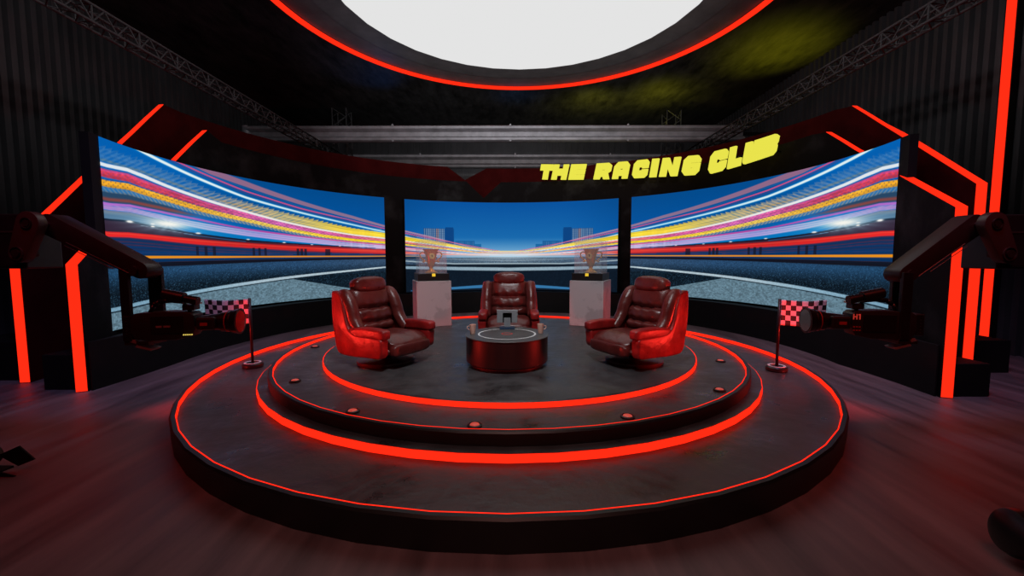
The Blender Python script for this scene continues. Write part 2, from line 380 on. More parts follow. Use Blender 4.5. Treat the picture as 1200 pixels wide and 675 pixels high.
# ------------------------------------------------------------------ screens
ZB, ZT, RS = .716, 3.766, 6.49
TAB = dict(
salmon=[(1,2.065,.008),(12.3,2.242,.012),(23.4,2.549,.018),(33.1,2.767,.023),(37.2,2.86,.032),(46.2,3.082,.045),(54.8,3.259,.05),(64.6,3.457,.059),(73.4,3.63,.066),(81.5,3.755,.071),(84.9,3.837,.068),(103,4.3,.07)],
pinkline=[(1,2.05,.006),(37.2,2.788,.014),(48,3.02,.015),(59.8,3.203,.017),(67.8,3.362,.016),(73.4,3.458,.016),(80.7,3.616,.016),(87.2,3.75,.015),(90.4,3.817,.015),(103,4.1,.015)],
cyan=[(3,2.05,.006),(14.6,2.14,.01),(33.2,2.607,.014),(37.3,2.688,.02),(46.2,2.86,.021),(54.9,3.01,.021),(64.7,3.17,.023),(73.4,3.308,.025),(82.2,3.50,.026),(90.5,3.671,.027),(97.2,3.80,.026),(103,3.9,.024)],
gold=[(4.7,2.084,.012),(14.6,2.215,.045),(23.4,2.378,.06),(33.2,2.513,.075),(37.3,2.576,.08),(46.3,2.665,.095),(54.9,2.796,.112),(64.8,2.95,.118),(73.5,3.085,.12),(80.9,3.20,.124),(88,3.364,.138),(96,3.485,.134),(103,3.51,.122)],
white=[(5.6,2.059,.008),(33.2,2.429,.014),(37.3,2.48,.018),(46.3,2.555,.019),(55,2.665,.021),(64.9,2.819,.023),(73.6,2.973,.026),(82.4,3.113,.03),(90.8,3.25,.03),(95.6,3.336,.032),(99,3.375,.03),(103,3.35,.028)],
pinkband=[(10,2.057,.012),(33.2,2.391,.033),(37.3,2.42,.036),(46.3,2.494,.053),(55,2.59,.061),(64.9,2.73,.070),(73.6,2.88,.074),(82.5,3.005,.072),(90.9,3.134,.073),(98.9,3.245,.071),(103,3.22,.067)],
gold2=[(8,2.02,.012),(33.2,2.311,.028),(37.3,2.345,.034),(46.3,2.406,.038),(55,2.50,.043),(64.9,2.638,.044),(73.7,2.775,.046),(82.6,2.883,.054),(91,3.006,.058),(99,3.09,.058),(103,3.06,.055)],
hatch=[(30,2.27,.01),(37.3,2.30,.024),(55,2.438,.036),(73.7,2.708,.042),(82.6,2.807,.049),(91,2.921,.048),(99.1,2.99,.043),(103,2.962,.041)],
magenta=[(12.3,2.0,.008),(33.2,2.215,.017),(37.3,2.27,.016),(51.6,2.38,.018),(65,2.49,.02),(73.8,2.558,.018),(84.4,2.68,.019),(92.8,2.745,.02),(98.9,2.772,.021),(103,2.74,.02)],
lavender=[(12.3,1.975,.012),(33.2,2.169,.05),(37.3,2.20,.062),(51.6,2.299,.074),(65,2.40,.079),(73.8,2.467,.078),(82.8,2.54,.071),(87.9,2.591,.061),(92.9,2.651,.045),(99,2.705,.041),(103,2.686,.039)],
darkline=[(40,2.17,.005),(48.2,2.20,.011),(65.1,2.26,.016),(73.9,2.297,.018),(84.6,2.373,.019),(94.3,2.456,.019),(99.1,2.505,.018),(103,2.494,.017)],
red=[(8,1.94,.008),(23.5,1.986,.034),(33.2,2.028,.062),(37.4,2.055,.064),(51.7,2.096,.066),(65.1,2.14,.072),(73.9,2.172,.074),(84.7,2.211,.07),(94.8,2.259,.055),(99.7,2.271,.051),(103,2.26,.049)],
orange=[(10,1.915,.006),(37.4,1.915,.016),(55.2,1.907,.018),(74.1,1.898,.02),(88.3,1.895,.024),(103,1.893,.025)],
kerb=[(1,1.88,.016),(33.3,1.858,.024),(55.2,1.828,.029),(74.1,1.79,.036),(88.4,1.764,.043),(103,1.75,.041)],
roadline=[(0,1.447,.062),(14.6,1.476,.061),(33.3,1.544,.045),(37.5,1.56,.024),(46.6,1.48,.027),(55.3,1.413,.032),(65.4,1.336,.036),(74.4,1.261,.039),(81.7,1.205,.04),(88.8,1.149,.037),(94.3,1.11,.034),(103,1.05,.034)],
stripe1=[(0,1.646,.022),(16.4,1.648,.022),(23.5,1.691,.022),(33.3,1.767,.02)],
stripe3=[(0,.85,.035),(6,.857,.055),(17.8,.798,.04),(26,.76,.01)])
def paint(th, z):
    a = np.abs(th); rng = np.random.default_rng(3)
    side = a > 35
    C = lambda *c: np.array(c, float)
    sm = lambda x: np.clip(x, 0, 1)**2*(3-2*np.clip(x, 0, 1))
    col = np.zeros(a.shape+(3,))
    def over(c, m):
        c = np.asarray(c, float)
        col[...] = col*(1-m[..., None]) + c*m[..., None]
    def crv(k):
        t = TAB[k]; xs = [p[0] for p in t]
        return np.interp(a, xs, [p[1] for p in t]), np.interp(a, xs, [p[2] for p in t])
    def ramp(stops):
        xs = [s[0] for s in stops]
        return np.stack([np.interp(a, xs, [s[1][i] for s in stops]) for i in range(3)], -1)
    def band(k, c, soft=.35, amp=1.0, dz=0, kw=1.0, amin=0, amax=200):
        zc, hw = crv(k); d = np.abs((z-zc-dz)/(hw*kw+1e-6))
        m = sm((1-d)/soft + .5)*amp*(a >= amin)*(a <= amax)
        over(c, m); return d
    def hash_(u, v):
        s = np.sin(np.floor(u)*127.1 + np.floor(v)*311.7)*43758.5453; return s-np.floor(s)
    def vnoise(u, v):
        fu, fv = u-np.floor(u), v-np.floor(v); fu = fu*fu*(3-2*fu); fv = fv*fv*(3-2*fv)
        return (hash_(u, v)*(1-fu)+hash_(u+1, v)*fu)*(1-fv)+(hash_(u, v+1)*(1-fu)+hash_(u+1, v+1)*fu)*fv
    def strk(k, sc=5.0, f=.12, amt=.3):
        zc, hw = crv(k); return (1-amt) + 2*amt*vnoise((a+40)*f, (z-zc)/hw*sc+77)
    # sky
    t = np.clip((z-1.95)/(3.7-1.95), 0, 1)[..., None]
    skyc = np.where(t > .35, C(22, 104, 172)*(1-(t-.35)/.65)+C(2, 82, 158)*(t-.35)/.65, C(128, 178, 214)*(1-t/.35)+C(22, 104, 172)*t/.35)
    skys = np.where(t > .5, C(2, 84, 158)*(1-(t-.5)/.5)+C(0, 74, 140)*(t-.5)/.5, C(10, 110, 180)*(1-t/.5)+C(2, 84, 158)*t/.5)
    far = np.clip((a-72)/18, 0, 1)[..., None]
    skys = skys*(1-far) + (skys*.75 + C(0, 96, 175)*.4)*far
    mixs = sm((a-14)/24)[..., None]
    col[...] = skyc*(1-mixs) + skys*mixs
    # far tower and low blocks
    def rect(a0, a1, z0, z1, c, amp=1.0):
        over(c, ((a > a0) & (a < a1) & (z > z0) & (z < z1))*amp)
    rect(16.8, 26, 2.3, 2.86, C(12, 78, 140)); rect(17.0, 19.4, 2.3, 2.90, C(8, 66, 128))
    for k in range(14):
        rect(19.7+k*.45, 19.92+k*.45, 2.35, 2.84, C(150, 170, 190) if k not in (4, 5) else C(226, 160, 110), .75)
    for k in range(9): rect(19.6, 25.9, 2.38+k*.055, 2.39+k*.055, C(20, 50, 90), .6)
    rect(10.5, 16.5, 2.15, 2.44, C(16, 90, 152)); rect(8.4, 10.6, 2.15, 2.33, C(24, 104, 162))
    for k in range(12): rect(10.8+k*.48, 10.95+k*.48, 2.2, 2.42, C(110, 150, 180), .5)
    rect(28, 34, 2.2, 2.62, C(12, 70, 130))
    for (a0, a1) in ((38.2, 41), (43, 44.5), (46.5, 47.5)):
        rect(a0, a1, 2.08, 2.78-.012*(a0-38), C(150, 196, 226), .55)
    for k in range(10): rect(40.5+k*1.1, 41.0+k*1.1, 2.08, 2.72-.02*k, C(8, 46, 84), .5)
    # dusky zone at the far ends
    zc, _ = crv('gold2'); zl, _ = crv('magenta')
    over(C(44, 64, 84), sm((a-84)/8)*sm((zc-.10-z)/.05)*sm((z-zl)/.04)*.85)
    over(C(150, 66, 56), sm((a-80)/12)*sm(1-np.abs(z-zl-.075)/.05)*.85)
    # streaks
    zc, hw = crv('cyan')
    over(C(0, 150, 215), sm(1-np.abs(z-zc)/.075)*.8*(a > 12))
    band('salmon', ramp([(0, (205, 180, 190)), (25, (196, 140, 160)), (50, (168, 118, 138)), (85, (178, 105, 128))]), .5, .9)
    zc, hw = crv('salmon')
    if True:
        st = .5+.5*np.sin(z*210+a*9); over(C(60, 86, 140), sm((1-np.abs(z-zc)/hw)/.4)*st*.35*(a > 35))
    band('pinkline', C(214, 78, 128), .8, .95)
    over(C(90, 60, 120), sm(1-np.abs(z-crv('pinkline')[0]+.05)/.03)*.5*(a > 36))
    over(C(90, 120, 170), sm(1-np.abs(z-crv('salmon')[0]+.10)/.015)*.4*(a > 36))
    band('cyan', ramp([(0, (190, 215, 230)), (45, (175, 220, 235)), (80, (222, 238, 240))]), .7)
    # gold band with a feathered hatch
    zc, hw = crv('gold'); d = (z-zc)/hw
    per = 1.25
    saw = ((a/per + d*.55) % 1.0)
    edge = np.where(d > 0, (saw-.5)*.5*np.clip((a-38)/15, 0, 1), 0)
    m = sm((1-np.abs(d)-edge)/.25 + .35)
    fade = np.interp(a, [0, 78, 88, 103], [1, .9, .55, .5])
    hat = .5+.5*np.sin(2*PI*(a/per*1.0 + d*1.6))
    hat2 = .5+.5*np.sin(2*PI*(a/.62 - d*2.2))
    over(ramp([(0, (240, 214, 120)), (20, (244, 214, 40)), (48, (246, 208, 52)), (60, (232, 200, 110)), (74, (216, 178, 132)), (84, (160, 156, 172)), (103, (122, 142, 178))])*strk('gold', 4, .1, .14)[..., None], m*fade*(.97-.42*hat*vnoise(a*.8, z*22)*2*(np.clip((a-50)/30, 0, 1)) - .25*np.clip((a-60)/20, 0, 1)*vnoise(a*2.2, z*40)))
    over(C(206, 150, 60), sm(1-np.abs(d+.05+(a-73)*.022)/.28)*(a > 66)*np.interp(a, [66, 73, 80, 100], [0, .75, .5, .3])*(.6+.4*hat2))
    over(C(30, 90, 160), m*np.clip((a-55)/20, 0, 1)*sm((hat*hat2-.45)*3)*.45)
    zc, hw = crv('pinkband'); d = (z-zc)/hw
    m = sm((1-np.abs(d))/.3+.4)
    h3 = .5+.5*np.sin(2*PI*(a/.95 - d*.8)); h4 = .5+.5*np.sin(2*PI*(a/.95 + d*.9))
    over(ramp([(0, (226, 150, 120)), (36, (232, 120, 110)), (48, (214, 92, 140)), (66, (222, 110, 180)), (78, (214, 88, 140)), (88, (206, 66, 90)), (103, (206, 60, 80))])*strk('pinkband', 4, .15, .15)[..., None]*(.86+.28*vnoise(a*1.6, z*40))[..., None], m)
    over(C(110, 60, 150), m*h3*h4*.45*(a > 42))
    over(C(210, 90, 180), sm(1-np.abs(d-.7)/.3)*(a > 80)*.6)
    zc, hw = crv('hatch'); d = (z-zc)/hw
    over(C(176, 158, 140), sm((1-np.abs(d))/.4+.3)*(.35+.65*h3)*(a > 36)*np.interp(a, [36, 60, 90, 103], [.9, .9, .7, .5]))
    zc, hw = crv('gold2'); d = (z-zc)/hw
    m = sm((1-np.abs(d))/.3+.4)
    over(ramp([(0, (244, 190, 80)), (20, (244, 205, 40)), (48, (244, 206, 40)), (70, (240, 206, 92)), (84, (236, 176, 56)), (103, (224, 158, 40))])*strk('gold2', 3, .15, .12)[..., None]*(.9+.2*vnoise(a*1.6, z*40))[..., None], m)
    over(C(60, 60, 110), m*sm((h4*h3-.5)*3)*.5*(a > 50))
    over(C(40, 50, 120), sm(1-np.abs((z-crv('gold2')[0])/crv('gold2')[1]-1.15)/.3)*h4*.7*(a > 50))
    zc, hw = crv('white')
    band('white', ramp([(0, (240, 235, 225)), (60, (236, 232, 226)), (103, (222, 230, 236))]), .5)
    # lavender band
    zc, hw = crv('lavender'); d = (z-zc)/hw
    over(C(0, 120, 190), sm((1-np.abs(z-zc+hw*1.4)/(hw*1.1+.01))/.6)*.75*(a > 40)*(a < 92))
    st = .5+.5*np.sin(d*9+1)
    m = sm((1-np.abs(d))/.35+.3)
    over(ramp([(0, (230, 225, 225)), (30, (236, 200, 214)), (40, (222, 186, 226)), (70, (186, 160, 220)), (85, (196, 190, 220)), (103, (196, 130, 200))]), m*(.72+.28*st)*np.clip(strk('lavender', 6, .08, .3), 0, 1))
    over(C(130, 150, 210), m*sm((np.sin(d*14)-.4)*2)*.35*(a > 45))
    band('magenta', ramp([(0, (226, 150, 150)), (40, (222, 80, 140)), (75, (190, 66, 160)), (103, (196, 110, 205))]), .7, .9)
    over(C(176, 186, 196), sm(1-np.abs(z-zc+.075)/.05)*sm((a-86)/8)*.8)
    over(C(190, 90, 130), sm(1-np.abs(z-zc+.055)/.014)*sm((a-90)/5)*.8)
    # zone between the dark line and the red streak
    zd, hd = crv('darkline'); zr, hr = crv('red')
    over(C(96, 116, 134), sm((a-86)/6)*((z < zc-.05) & (z > zd)).astype(float)*.8)
    over(C(52, 26, 38), ((z < zd) & (z > zr-.02))*sm((a-44)/8)*.92)
    over(C(10, 22, 40), sm((1-np.abs((z-zd)/hd))/.6+.2)*(a > 40))
    over(C(30, 110, 170), sm(1-np.abs(z-zd+.035)/.012)*((a > 74) & (a < 88))*.8)
    over(C(150, 175, 190), sm(1-np.abs(z-zd+.03)/.008)*((a > 86) & (a < 97))*.6)
    # star
    da, dz = (a-91.2), (z-2.53)
    rr = np.sqrt((da/5.2)**2+(dz/.095)**2); ang = np.arctan2(dz/.075, da/4.2)
    ray = .86+.14*np.cos(ang*18)*np.clip(rr, 0, 1)
    over(C(150, 200, 225), np.exp(-(rr/1.7)**2)*.7*ray); over(C(244, 244, 236), np.clip(np.exp(-(rr/.75)**2)*1.2*ray, 0, 1))
    # red streaks and the blue below
    over(C(8, 46, 88), ((z < zr-hr*.7) & (z > 1.78))*sm((a-24)/14)*.97)
    for k in range(16):
        za = zr - hr*1.0 - .02*k + .012*np.sin(k*2.1); amp = .55*(1-k/16)*(np.sin(k*5.3)*.3+.7)
        over(C(190, 36, 40) if k % 3 else C(90, 34, 56), sm(1-np.abs(z-za)/.011)*amp*(a > 30)*(za > 1.95))
    for k in range(6): over(C(10, 70, 140), sm(1-np.abs(z-1.96-.022*k)/.006)*.6*(a > 40))
    over(C(170, 28, 36), ((z < zd-.02) & (z > zr-hr*1.3))*np.interp(a, [26, 38, 60, 72], [0, .95, .8, 0])*(.8+.2*np.sin(z*260)))
    d = (z-zr)/hr
    over(ramp([(0, (236, 170, 150)), (22, (236, 110, 90)), (34, (226, 62, 56)), (60, (206, 34, 34)), (103, (232, 42, 42))]), sm((1-np.abs(d)*1.05)/.4+.2)*np.clip(strk('red', 7, .06, .35), 0, 1))
    over(C(246, 90, 60), sm(1-np.abs(d-.3)/.22)*.65*(a > 40))
    # posts
    for c0 in (69.3, 70.8, 72.2, 81.4, 83.3, 85.2, 59.2, 60.2, 61.2, 53.0, 53.7):
        over(C(20, 22, 40), ((np.abs(a-c0) < .32) & (z < 2.12) & (z > 1.92))*.75)
    # street lamps
    for a0, z0, s in ((57.5, 2.235, .007), (50, 2.215, .007), (64.6, 2.27, .009), (73.4, 2.315, .009), (84.8, 2.392, .013), (94.5, 2.455, .010), (94.5, 2.50, .010), (99.2, 2.50, .016)):
        over(C(240, 240, 235), np.clip(1.6*np.exp(-(((a-a0)/(s*40))**2+((z-z0)/s)**2)), 0, 1))
    over(C(206, 214, 226), sm(1-np.abs(z-2.225)/.016)*((a > 42) & (a < 49))*.8)
    band('orange', ramp([(0, (150, 120, 120)), (33, (220, 140, 50)), (103, (236, 146, 24))]), .6, 1, amin=6)
    # kerb and road
    zk, hk = crv('kerb')
    below = sm((zk-z)/.01+.5)
    t = np.clip((zk-z)/(zk-.70), 0, 1)
    grain = rng.random(a.shape)*.6+.4*vnoise(a*7, z*80)
    fl = np.clip((t-.12)/.3, 0, 1)
    roadc = ramp([(0, (96, 116, 134)), (16, (70, 92, 112)), (34, (52, 74, 100)), (60, (38, 70, 104)), (103, (30, 66, 98))])
    dark = C(10, 22, 32)
    rc = roadc*(1-fl[..., None]) + dark*fl[..., None]
    rc = rc*(.7+.6*grain[..., None]) + C(60, 92, 112)*(np.clip(grain-.66, 0, 1)*2.6*np.clip(t*2.2, 0, 1))[..., None]
    over(rc, below)
    zr2, hr2 = crv('roadline')
    # smooth band under the road line in the middle, pale apron at the sides
    over(C(10, 22, 36), below*(a < 34)*sm((zr2-hr2-z)/.02)*.72)
    over(C(8, 18, 30), ((a < 34) & (z < 1.625) & (z > zr2+hr2))*.80)
    apron_top = np.where(a < 62.5, np.interp(a, [40, 48.8, 62.5], [.80, .973, 1.294]), zr2-.055)
    am = sm((apron_top-z)/.012+.5)*(a > 40)
    gr = vnoise(a*2.4, z*42)*.55+rng.random(a.shape)*.45
    over(C(104, 134, 150)*(.62+.62*gr[..., None]), am*.95)
    edge_d = (zr2-.045-z)
    over(C(8, 20, 30), sm(1-np.abs(edge_d)/.014)*(a > 62)*.9)
    over(ramp([(0, (150, 172, 186)), (30, (138, 166, 184)), (40, (190, 206, 214)), (70, (170, 192, 204)), (85, (140, 176, 196)), (103, (120, 160, 184))])*(.85+.25*grain[..., None]), sm((1-np.abs((z-zr2)/hr2))/.4+.3))
    band('stripe1', C(160, 178, 188), .6, .9, amax=34)
    over(C(188, 198, 206), sm(1-np.abs(z-(1.74+a*.004))/.016)*(a < 22)*.55)
    band('stripe3', C(56, 124, 176), .4, .9, amax=30)
    kk = band('kerb', C(16, 16, 26), .5, .95, amin=22)
    over(C(70, 40, 50), sm(1-np.abs(z-zk-hk)/.008)*(a > 44)*.6)
    over(C(206, 226, 238), np.exp(-((a/12)**2+((z-1.93)/.10)**2))*.75)
    # thin bright rails near the vanishing point
    for k, (sl, c0) in enumerate(((.0060, (240, 240, 240)), (.0035, (236, 200, 190)), (.0016, (240, 230, 225)), (.0105, (236, 214, 220)), (.0225, (216, 160, 176)), (.0200, (226, 200, 206)))):
        over(C(*c0), sm(1-np.abs(z-(1.93+sl*a))/.013)*np.clip((a-1)/5, 0, 1)*np.clip((36-a)/4, 0, 1)*.75)
    return np.clip(col, 0, 255)/255

def screen_mat():
    m = bpy.data.materials.new('screen_picture'); m.use_nodes = True; nt = m.node_tree; N = nt.nodes; L = nt.links
    b = N['Principled BSDF']; b.inputs['Base Color'].default_value = (.004, .004, .005, 1); b.inputs['Roughness'].default_value = .9; b.inputs['Specular IOR Level'].default_value = 0
    at = N.new('ShaderNodeAttribute'); at.attribute_name = 'picture'
    L.new(at.outputs['Color'], b.inputs['Emission Color']); b.inputs['Emission Strength'].default_value = 1.0
    return m
M_SCREEN = screen_mat()
def led_screen(a0, a1, nx, nz, label):
    t = thing('video_screen', label, 'screen', (CX, CY, 0), 0, None)
    th = np.linspace(a0, a1, nx); zz = np.linspace(ZB, ZT, nz)
    TH, Z = np.meshgrid(th, zz); col = paint(TH, Z)
    lin = np.where(col <= .04045, col/12.92, ((col+.055)/1.055)**2.4)
    X = RS*np.sin(np.radians(TH)); Y = RS*np.cos(np.radians(TH))
    co = np.stack([X, Y, Z], -1).reshape(-1, 3).astype(np.float32)
    idx = np.arange(nx*nz).reshape(nz, nx)
    q = np.stack([idx[:-1, :-1], idx[1:, :-1], idx[1:, 1:], idx[:-1, 1:]], -1).reshape(-1, 4)
    me = bpy.data.meshes.new('display'); me.vertices.add(len(co)); me.vertices.foreach_set('co', co.ravel())
    me.loops.add(q.size); me.loops.foreach_set('vertex_index', q.ravel().astype(np.int32))
    me.polygons.add(len(q)); me.polygons.foreach_set('loop_start', (np.arange(len(q))*4).astype(np.int32))
    me.polygons.foreach_set('loop_total', np.full(len(q), 4, np.int32)); me.update()
    at = me.color_attributes.new('picture', 'FLOAT_COLOR', 'POINT')
    c4 = np.ones((len(co), 4), np.float32); c4[:, :3] = lin.reshape(-1, 3); at.data.foreach_set('color', c4.ravel())
    me.materials.append(M_SCREEN)
    o = bpy.data.objects.new('display', me); COL.objects.link(o); o.parent = t
    # casing behind and around the picture
    e0 = 1.75 if abs(a0) > 90 else .18; e1 = 1.75 if abs(a1) > 90 else .18
    bm = NB(); ang = frange(a0-e0, a1+e1, 2.0)
    V = []
    for a in ang:
        s, c = math.sin(math.radians(a)), math.cos(math.radians(a))
        V.append([bm.verts.new((r*s, r*c, z)) for r, z in ((RS+.012, ZB-.012), (RS+.012, ZT+.012), (RS+.13, ZT+.012), (RS+.13, ZB-.012))])
    for p, q2 in zip(V, V[1:]):
        for k in range(4): bm.faces.new((p[k], q2[k], q2[(k+1) % 4], p[(k+1) % 4]))
    bm.faces.new(V[0]); bm.faces.new(V[-1][::-1]); bmesh.ops.recalc_face_normals(bm, faces=bm.faces)
    obj('casing', bm, M_BLACK, t)
    return t
led_screen(-104.3, -37.3, 680, 300, 'long curved screen left of the stage showing coloured light trails over a road')
led_screen(-31.4, 33.35, 640, 230, 'curved centre screen showing blue sky and light trails meeting at the horizon')
led_screen(37.15, 102.4, 680, 300, 'long curved screen right of the stage showing coloured light trails over a road')

# ------------------------------------------------------------------ sign
sg = thing('lettering_sign', 'glowing yellow slanted three-word lettering above the centre and right screens', 'sign', (CX, CY, 0))
LET = [('T', 9.45, 14.1), ('H', 13.3, 18.9), ('E', 18.6, 24.2), ('R', 26.3, 32.0), ('A', 31.9, 37.3), ('C', 37.7, 42.9), ('I', 42.9, 45.6), ('N', 45.7, 51.7), ('G', 51.9, 57.4), ('C', 59.2, 64.5), ('L', 64.4, 68.3), ('U', 68.3, 73.0), ('B', 72.0, 77.2)]
OUT = {
'T': [[(0,.6),(0,1),(1,1),(1,.6),(.72,.6),(.72,0),(.28,0),(.28,.6)]],
'H': [[(0,0),(0,1),(.36,1),(.36,.72),(.64,.72),(.64,1),(1,1),(1,0),(.64,0),(.64,.27),(.36,.27),(.36,0)]],
'E': [[(0,0),(0,1),(1,1),(1,.685),(.42,.685),(.42,.655),(1,.655),(1,.345),(.42,.345),(.42,.315),(1,.315),(1,0)]],
'R': [[(0,0),(0,1),(.8,1),(1,.85),(1,.5),(.84,.38),(1,0),(.62,0),(.55,.16),(.42,.16),(.38,0)], [(.42,.56),(.62,.56),(.62,.60),(.42,.60)]],
'A': [[(0,0),(0,.75),(.22,1),(.8,1),(1,.8),(1,0),(.64,0),(.64,.18),(.38,.18),(.38,0)], [(.42,.54),(.6,.54),(.6,.60),(.42,.60)]],
'C': [[(.18,0),(0,.2),(0,.8),(.2,1),(.85,1),(1,.85),(1,.53),(.60,.53),(.60,.60),(.38,.60),(.38,.42),(.60,.42),(.60,.47),(1,.47),(1,.15),(.82,0)]],
'I': [[(0,0),(0,1),(1,1),(1,0)]],
'N': [[(0,0),(0,1),(.36,1),(.66,.45),(.66,1),(1,1),(1,0),(.66,0),(.36,.5),(.36,0)]],
'G': [[(.22,0),(0,.22),(0,.8),(.22,1),(.8,1),(1,.8),(1,.645),(.40,.645),(.40,.615),(1,.615),(1,.2),(.8,0)], [(.42,.36),(.62,.36),(.62,.39),(.42,.39)]],
'L': [[(0,0),(0,1),(.46,1),(.46,.38),(1,.38),(1,0)]],
'U': [[(.1,0),(0,.12),(0,1),(.40,1),(.44,.40),(.54,.40),(.58,1),(1,1),(1,.15),(.88,0)]],
'B': [[(0,0),(0,1),(.82,1),(1,.86),(1,.6),(.95,.5),(1,.42),(1,.15),(.85,0)], [(.42,.28),(.62,.28),(.62,.31),(.42,.31)], [(.42,.68),(.62,.68),(.62,.71),(.42,.71)]],
}
zlo = lambda t: lerp(t, [9, 26, 45, 60, 77], [4.52, 4.41, 4.26, 4.10, 4.22])
zhi = lambda t: lerp(t, [9, 26, 43, 57, 77], [5.02, 4.91, 4.82, 4.66, 4.66])
for ch, a0, a1 in LET:
    bm = NB()
    c2 = bpy.data.curves.new('c', 'CURVE'); c2.dimensions = '2D'; c2.fill_mode = 'BOTH'; c2.extrude = .035
    for poly in OUT[ch]:
        s = c2.splines.new('POLY'); s.points.add(len(poly)-1); s.use_cyclic_u = True
        for p, q in zip(s.points, poly): p.co = (q[0], q[1], 0, 1)
    tmp = bpy.data.objects.new('tmp', c2); me = tmp.to_mesh(); bm.from_mesh(me); tmp.to_mesh_clear()
    bpy.data.objects.remove(tmp); bpy.data.curves.remove(c2)
    sl = .17 if ch != 'I' else .30
    for v in bm.verts:
        x, y, e = v.co; t = a0 + (a1-a0)*(x*(1-sl) + sl*y); R = 6.30 + e
        v.co = (R*math.sin(math.radians(t)), R*math.cos(math.radians(t)), zlo(t)+(zhi(t)-zlo(t))*y)
    obj('letter', bm, M_YEL, sg)
    tm = (a0+a1)/2; sn, cs = math.sin(math.radians(tm)), math.cos(math.radians(tm)); bm = NB()
    tube(bm, (6.33*sn, 6.33*cs, zlo(tm)+.14), (6.665*sn, 6.665*cs, zlo(tm)+.14), .018, 8); obj('standoff', bm, M_BLACK, sg)

# ------------------------------------------------------------------ overhead trusses and rails
def box_truss(name, label, cat, a, b, size, axis, step=.42, group=None):
    """square lattice truss between a and b; chords are parts, lattice one part"""
    a = Vector(a); b = Vector(b); d = (b-a); Ln = d.length; d.normalize()
    s, t = {'y': (Vector((1, 0, 0)), Vector((0, 0, 1))), 'z': (Vector((1, 0, 0)), Vector((0, 1, 0)))}[axis]
    tr = thing(name, label, cat, tuple(a), 0, group)
    cor = [(-1, -1), (1, -1), (1, 1), (-1, 1)]
    off = [s*(p*size/2) + t*(q*size/2) for p, q in cor]
    for o_ in off:
        bm = NB(); tube(bm, o_, o_+d*Ln, .024, 8); obj('chord', bm, M_TRUSS, tr, True)
    bm = NB(); n = int(Ln/step)
    for f in range(4):
        A, B = off[f], off[(f+1) % 4]
        for i in range(n):
            p = A + d*(i*Ln/n); q = B + d*((i+.5)*Ln/n); r = A + d*((i+1)*Ln/n)
            tube(bm, p, q, .011, 5, caps=False); tube(bm, q, r, .011, 5, caps=False)
            if i % 2 == 0: tube(bm, A + d*(i*Ln/n), B + d*(i*Ln/n), .013, 5, caps=False)
    obj('lattice', bm, M_TRUSS, tr)
    return tr
box_truss('lighting_truss', 'long square lattice truss running along the left corrugated wall', 'truss', (-6.84, -5, 5.79), (-6.84, 16.8, 5.79), .27, 'y')
box_truss('lighting_truss', 'long square lattice truss running along the right corrugated wall', 'truss', (6.80, -5, 5.77), (6.80, 16.8, 5.77), .27, 'y')
box_truss('truss_tower', 'upright lattice truss tower at the far end of the left truss', 'truss', (-6.78, 17.1, 0), (-6.78, 17.1, 7.72), .55, 'z', .7)
box_truss('truss_tower', 'upright lattice truss tower at the far end of the right truss', 'truss', (6.38, 17.1, 0), (6.38, 17.1, 7.62), .55, 'z', .7)
def guard_rail(label, x0, x1, y, zc, h):
    t = thing('overhead_rail', label, 'rail', (0, y, zc))
    prof = [(.02,.5),(-.07,.49),(-.12,.42),(-.12,.28),(-.07,.20),(.0,.13),(.0,-.13),(-.07,-.20),(-.12,-.28),(-.12,-.42),(-.07,-.49),(.02,-.5)]
    P = [(p[0]*1.2, p[1]*h) for p in prof] + [(p[0]*1.2+.03, p[1]*h*.98) for p in prof[::-1]]
    bm = NB(); prism(bm, P, x0, x1, 'x'); smooth_by_angle(obj('rail_beam', bm, M_STEEL, t), 50)
    bm = NB(); lathe(bm, [(0, -h/2), (.15, -h/2), (.15, h/2), (0, h/2)], 20, c=(x0, .02)); smooth_by_angle(obj('end_cap', bm, M_STEEL, t))
    for xs in np.arange(x0+1.1, x1, 4.1):
        for k in (-.47, .47):
            bm = NB(); tube(bm, (xs, -.06, k*h), (xs, -.175, k*h), .035, 8); obj('joint_bolt', bm, M_STEEL, t)
    for xe in (x0, x1):
        bm = NB(); a, b = sorted((xe, XW+.02 if xe > 0 else -XL-.02)); box(bm, a, b, -.02, .05, -.05, .05); obj('wall_bracket', bm, M_BLACK, t)
    return t
guard_rail('long ribbed grey rail spanning above the screens, the nearer and higher of two', -9.35, 8.15, 15.05, 6.20, .56)
guard_rail('long ribbed grey rail seen behind and below the other one', -9.15, 8.6, 18.5, 6.02, .60)
bm = NB()
# uplight fixtures on the backdrop roof side that throw the yellow wash
def uplight(x, y, z, label):
    t = thing('floor_uplight', label, 'light', (x, y, 0))
    bm = NB(); tube(bm, (0, 0, 0), (0, 0, z-.35), .04, 10); obj('stand', bm, M_BLACK, t)
    bm = NB(); lathe(bm, [(.0, z-.37), (.16, z-.37), (.2, z-.06), (.17, z-.06), (.13, z-.3), (0, z-.3)], 20); obj('lamp_housing', bm, M_BLACK, t)
bm.free()

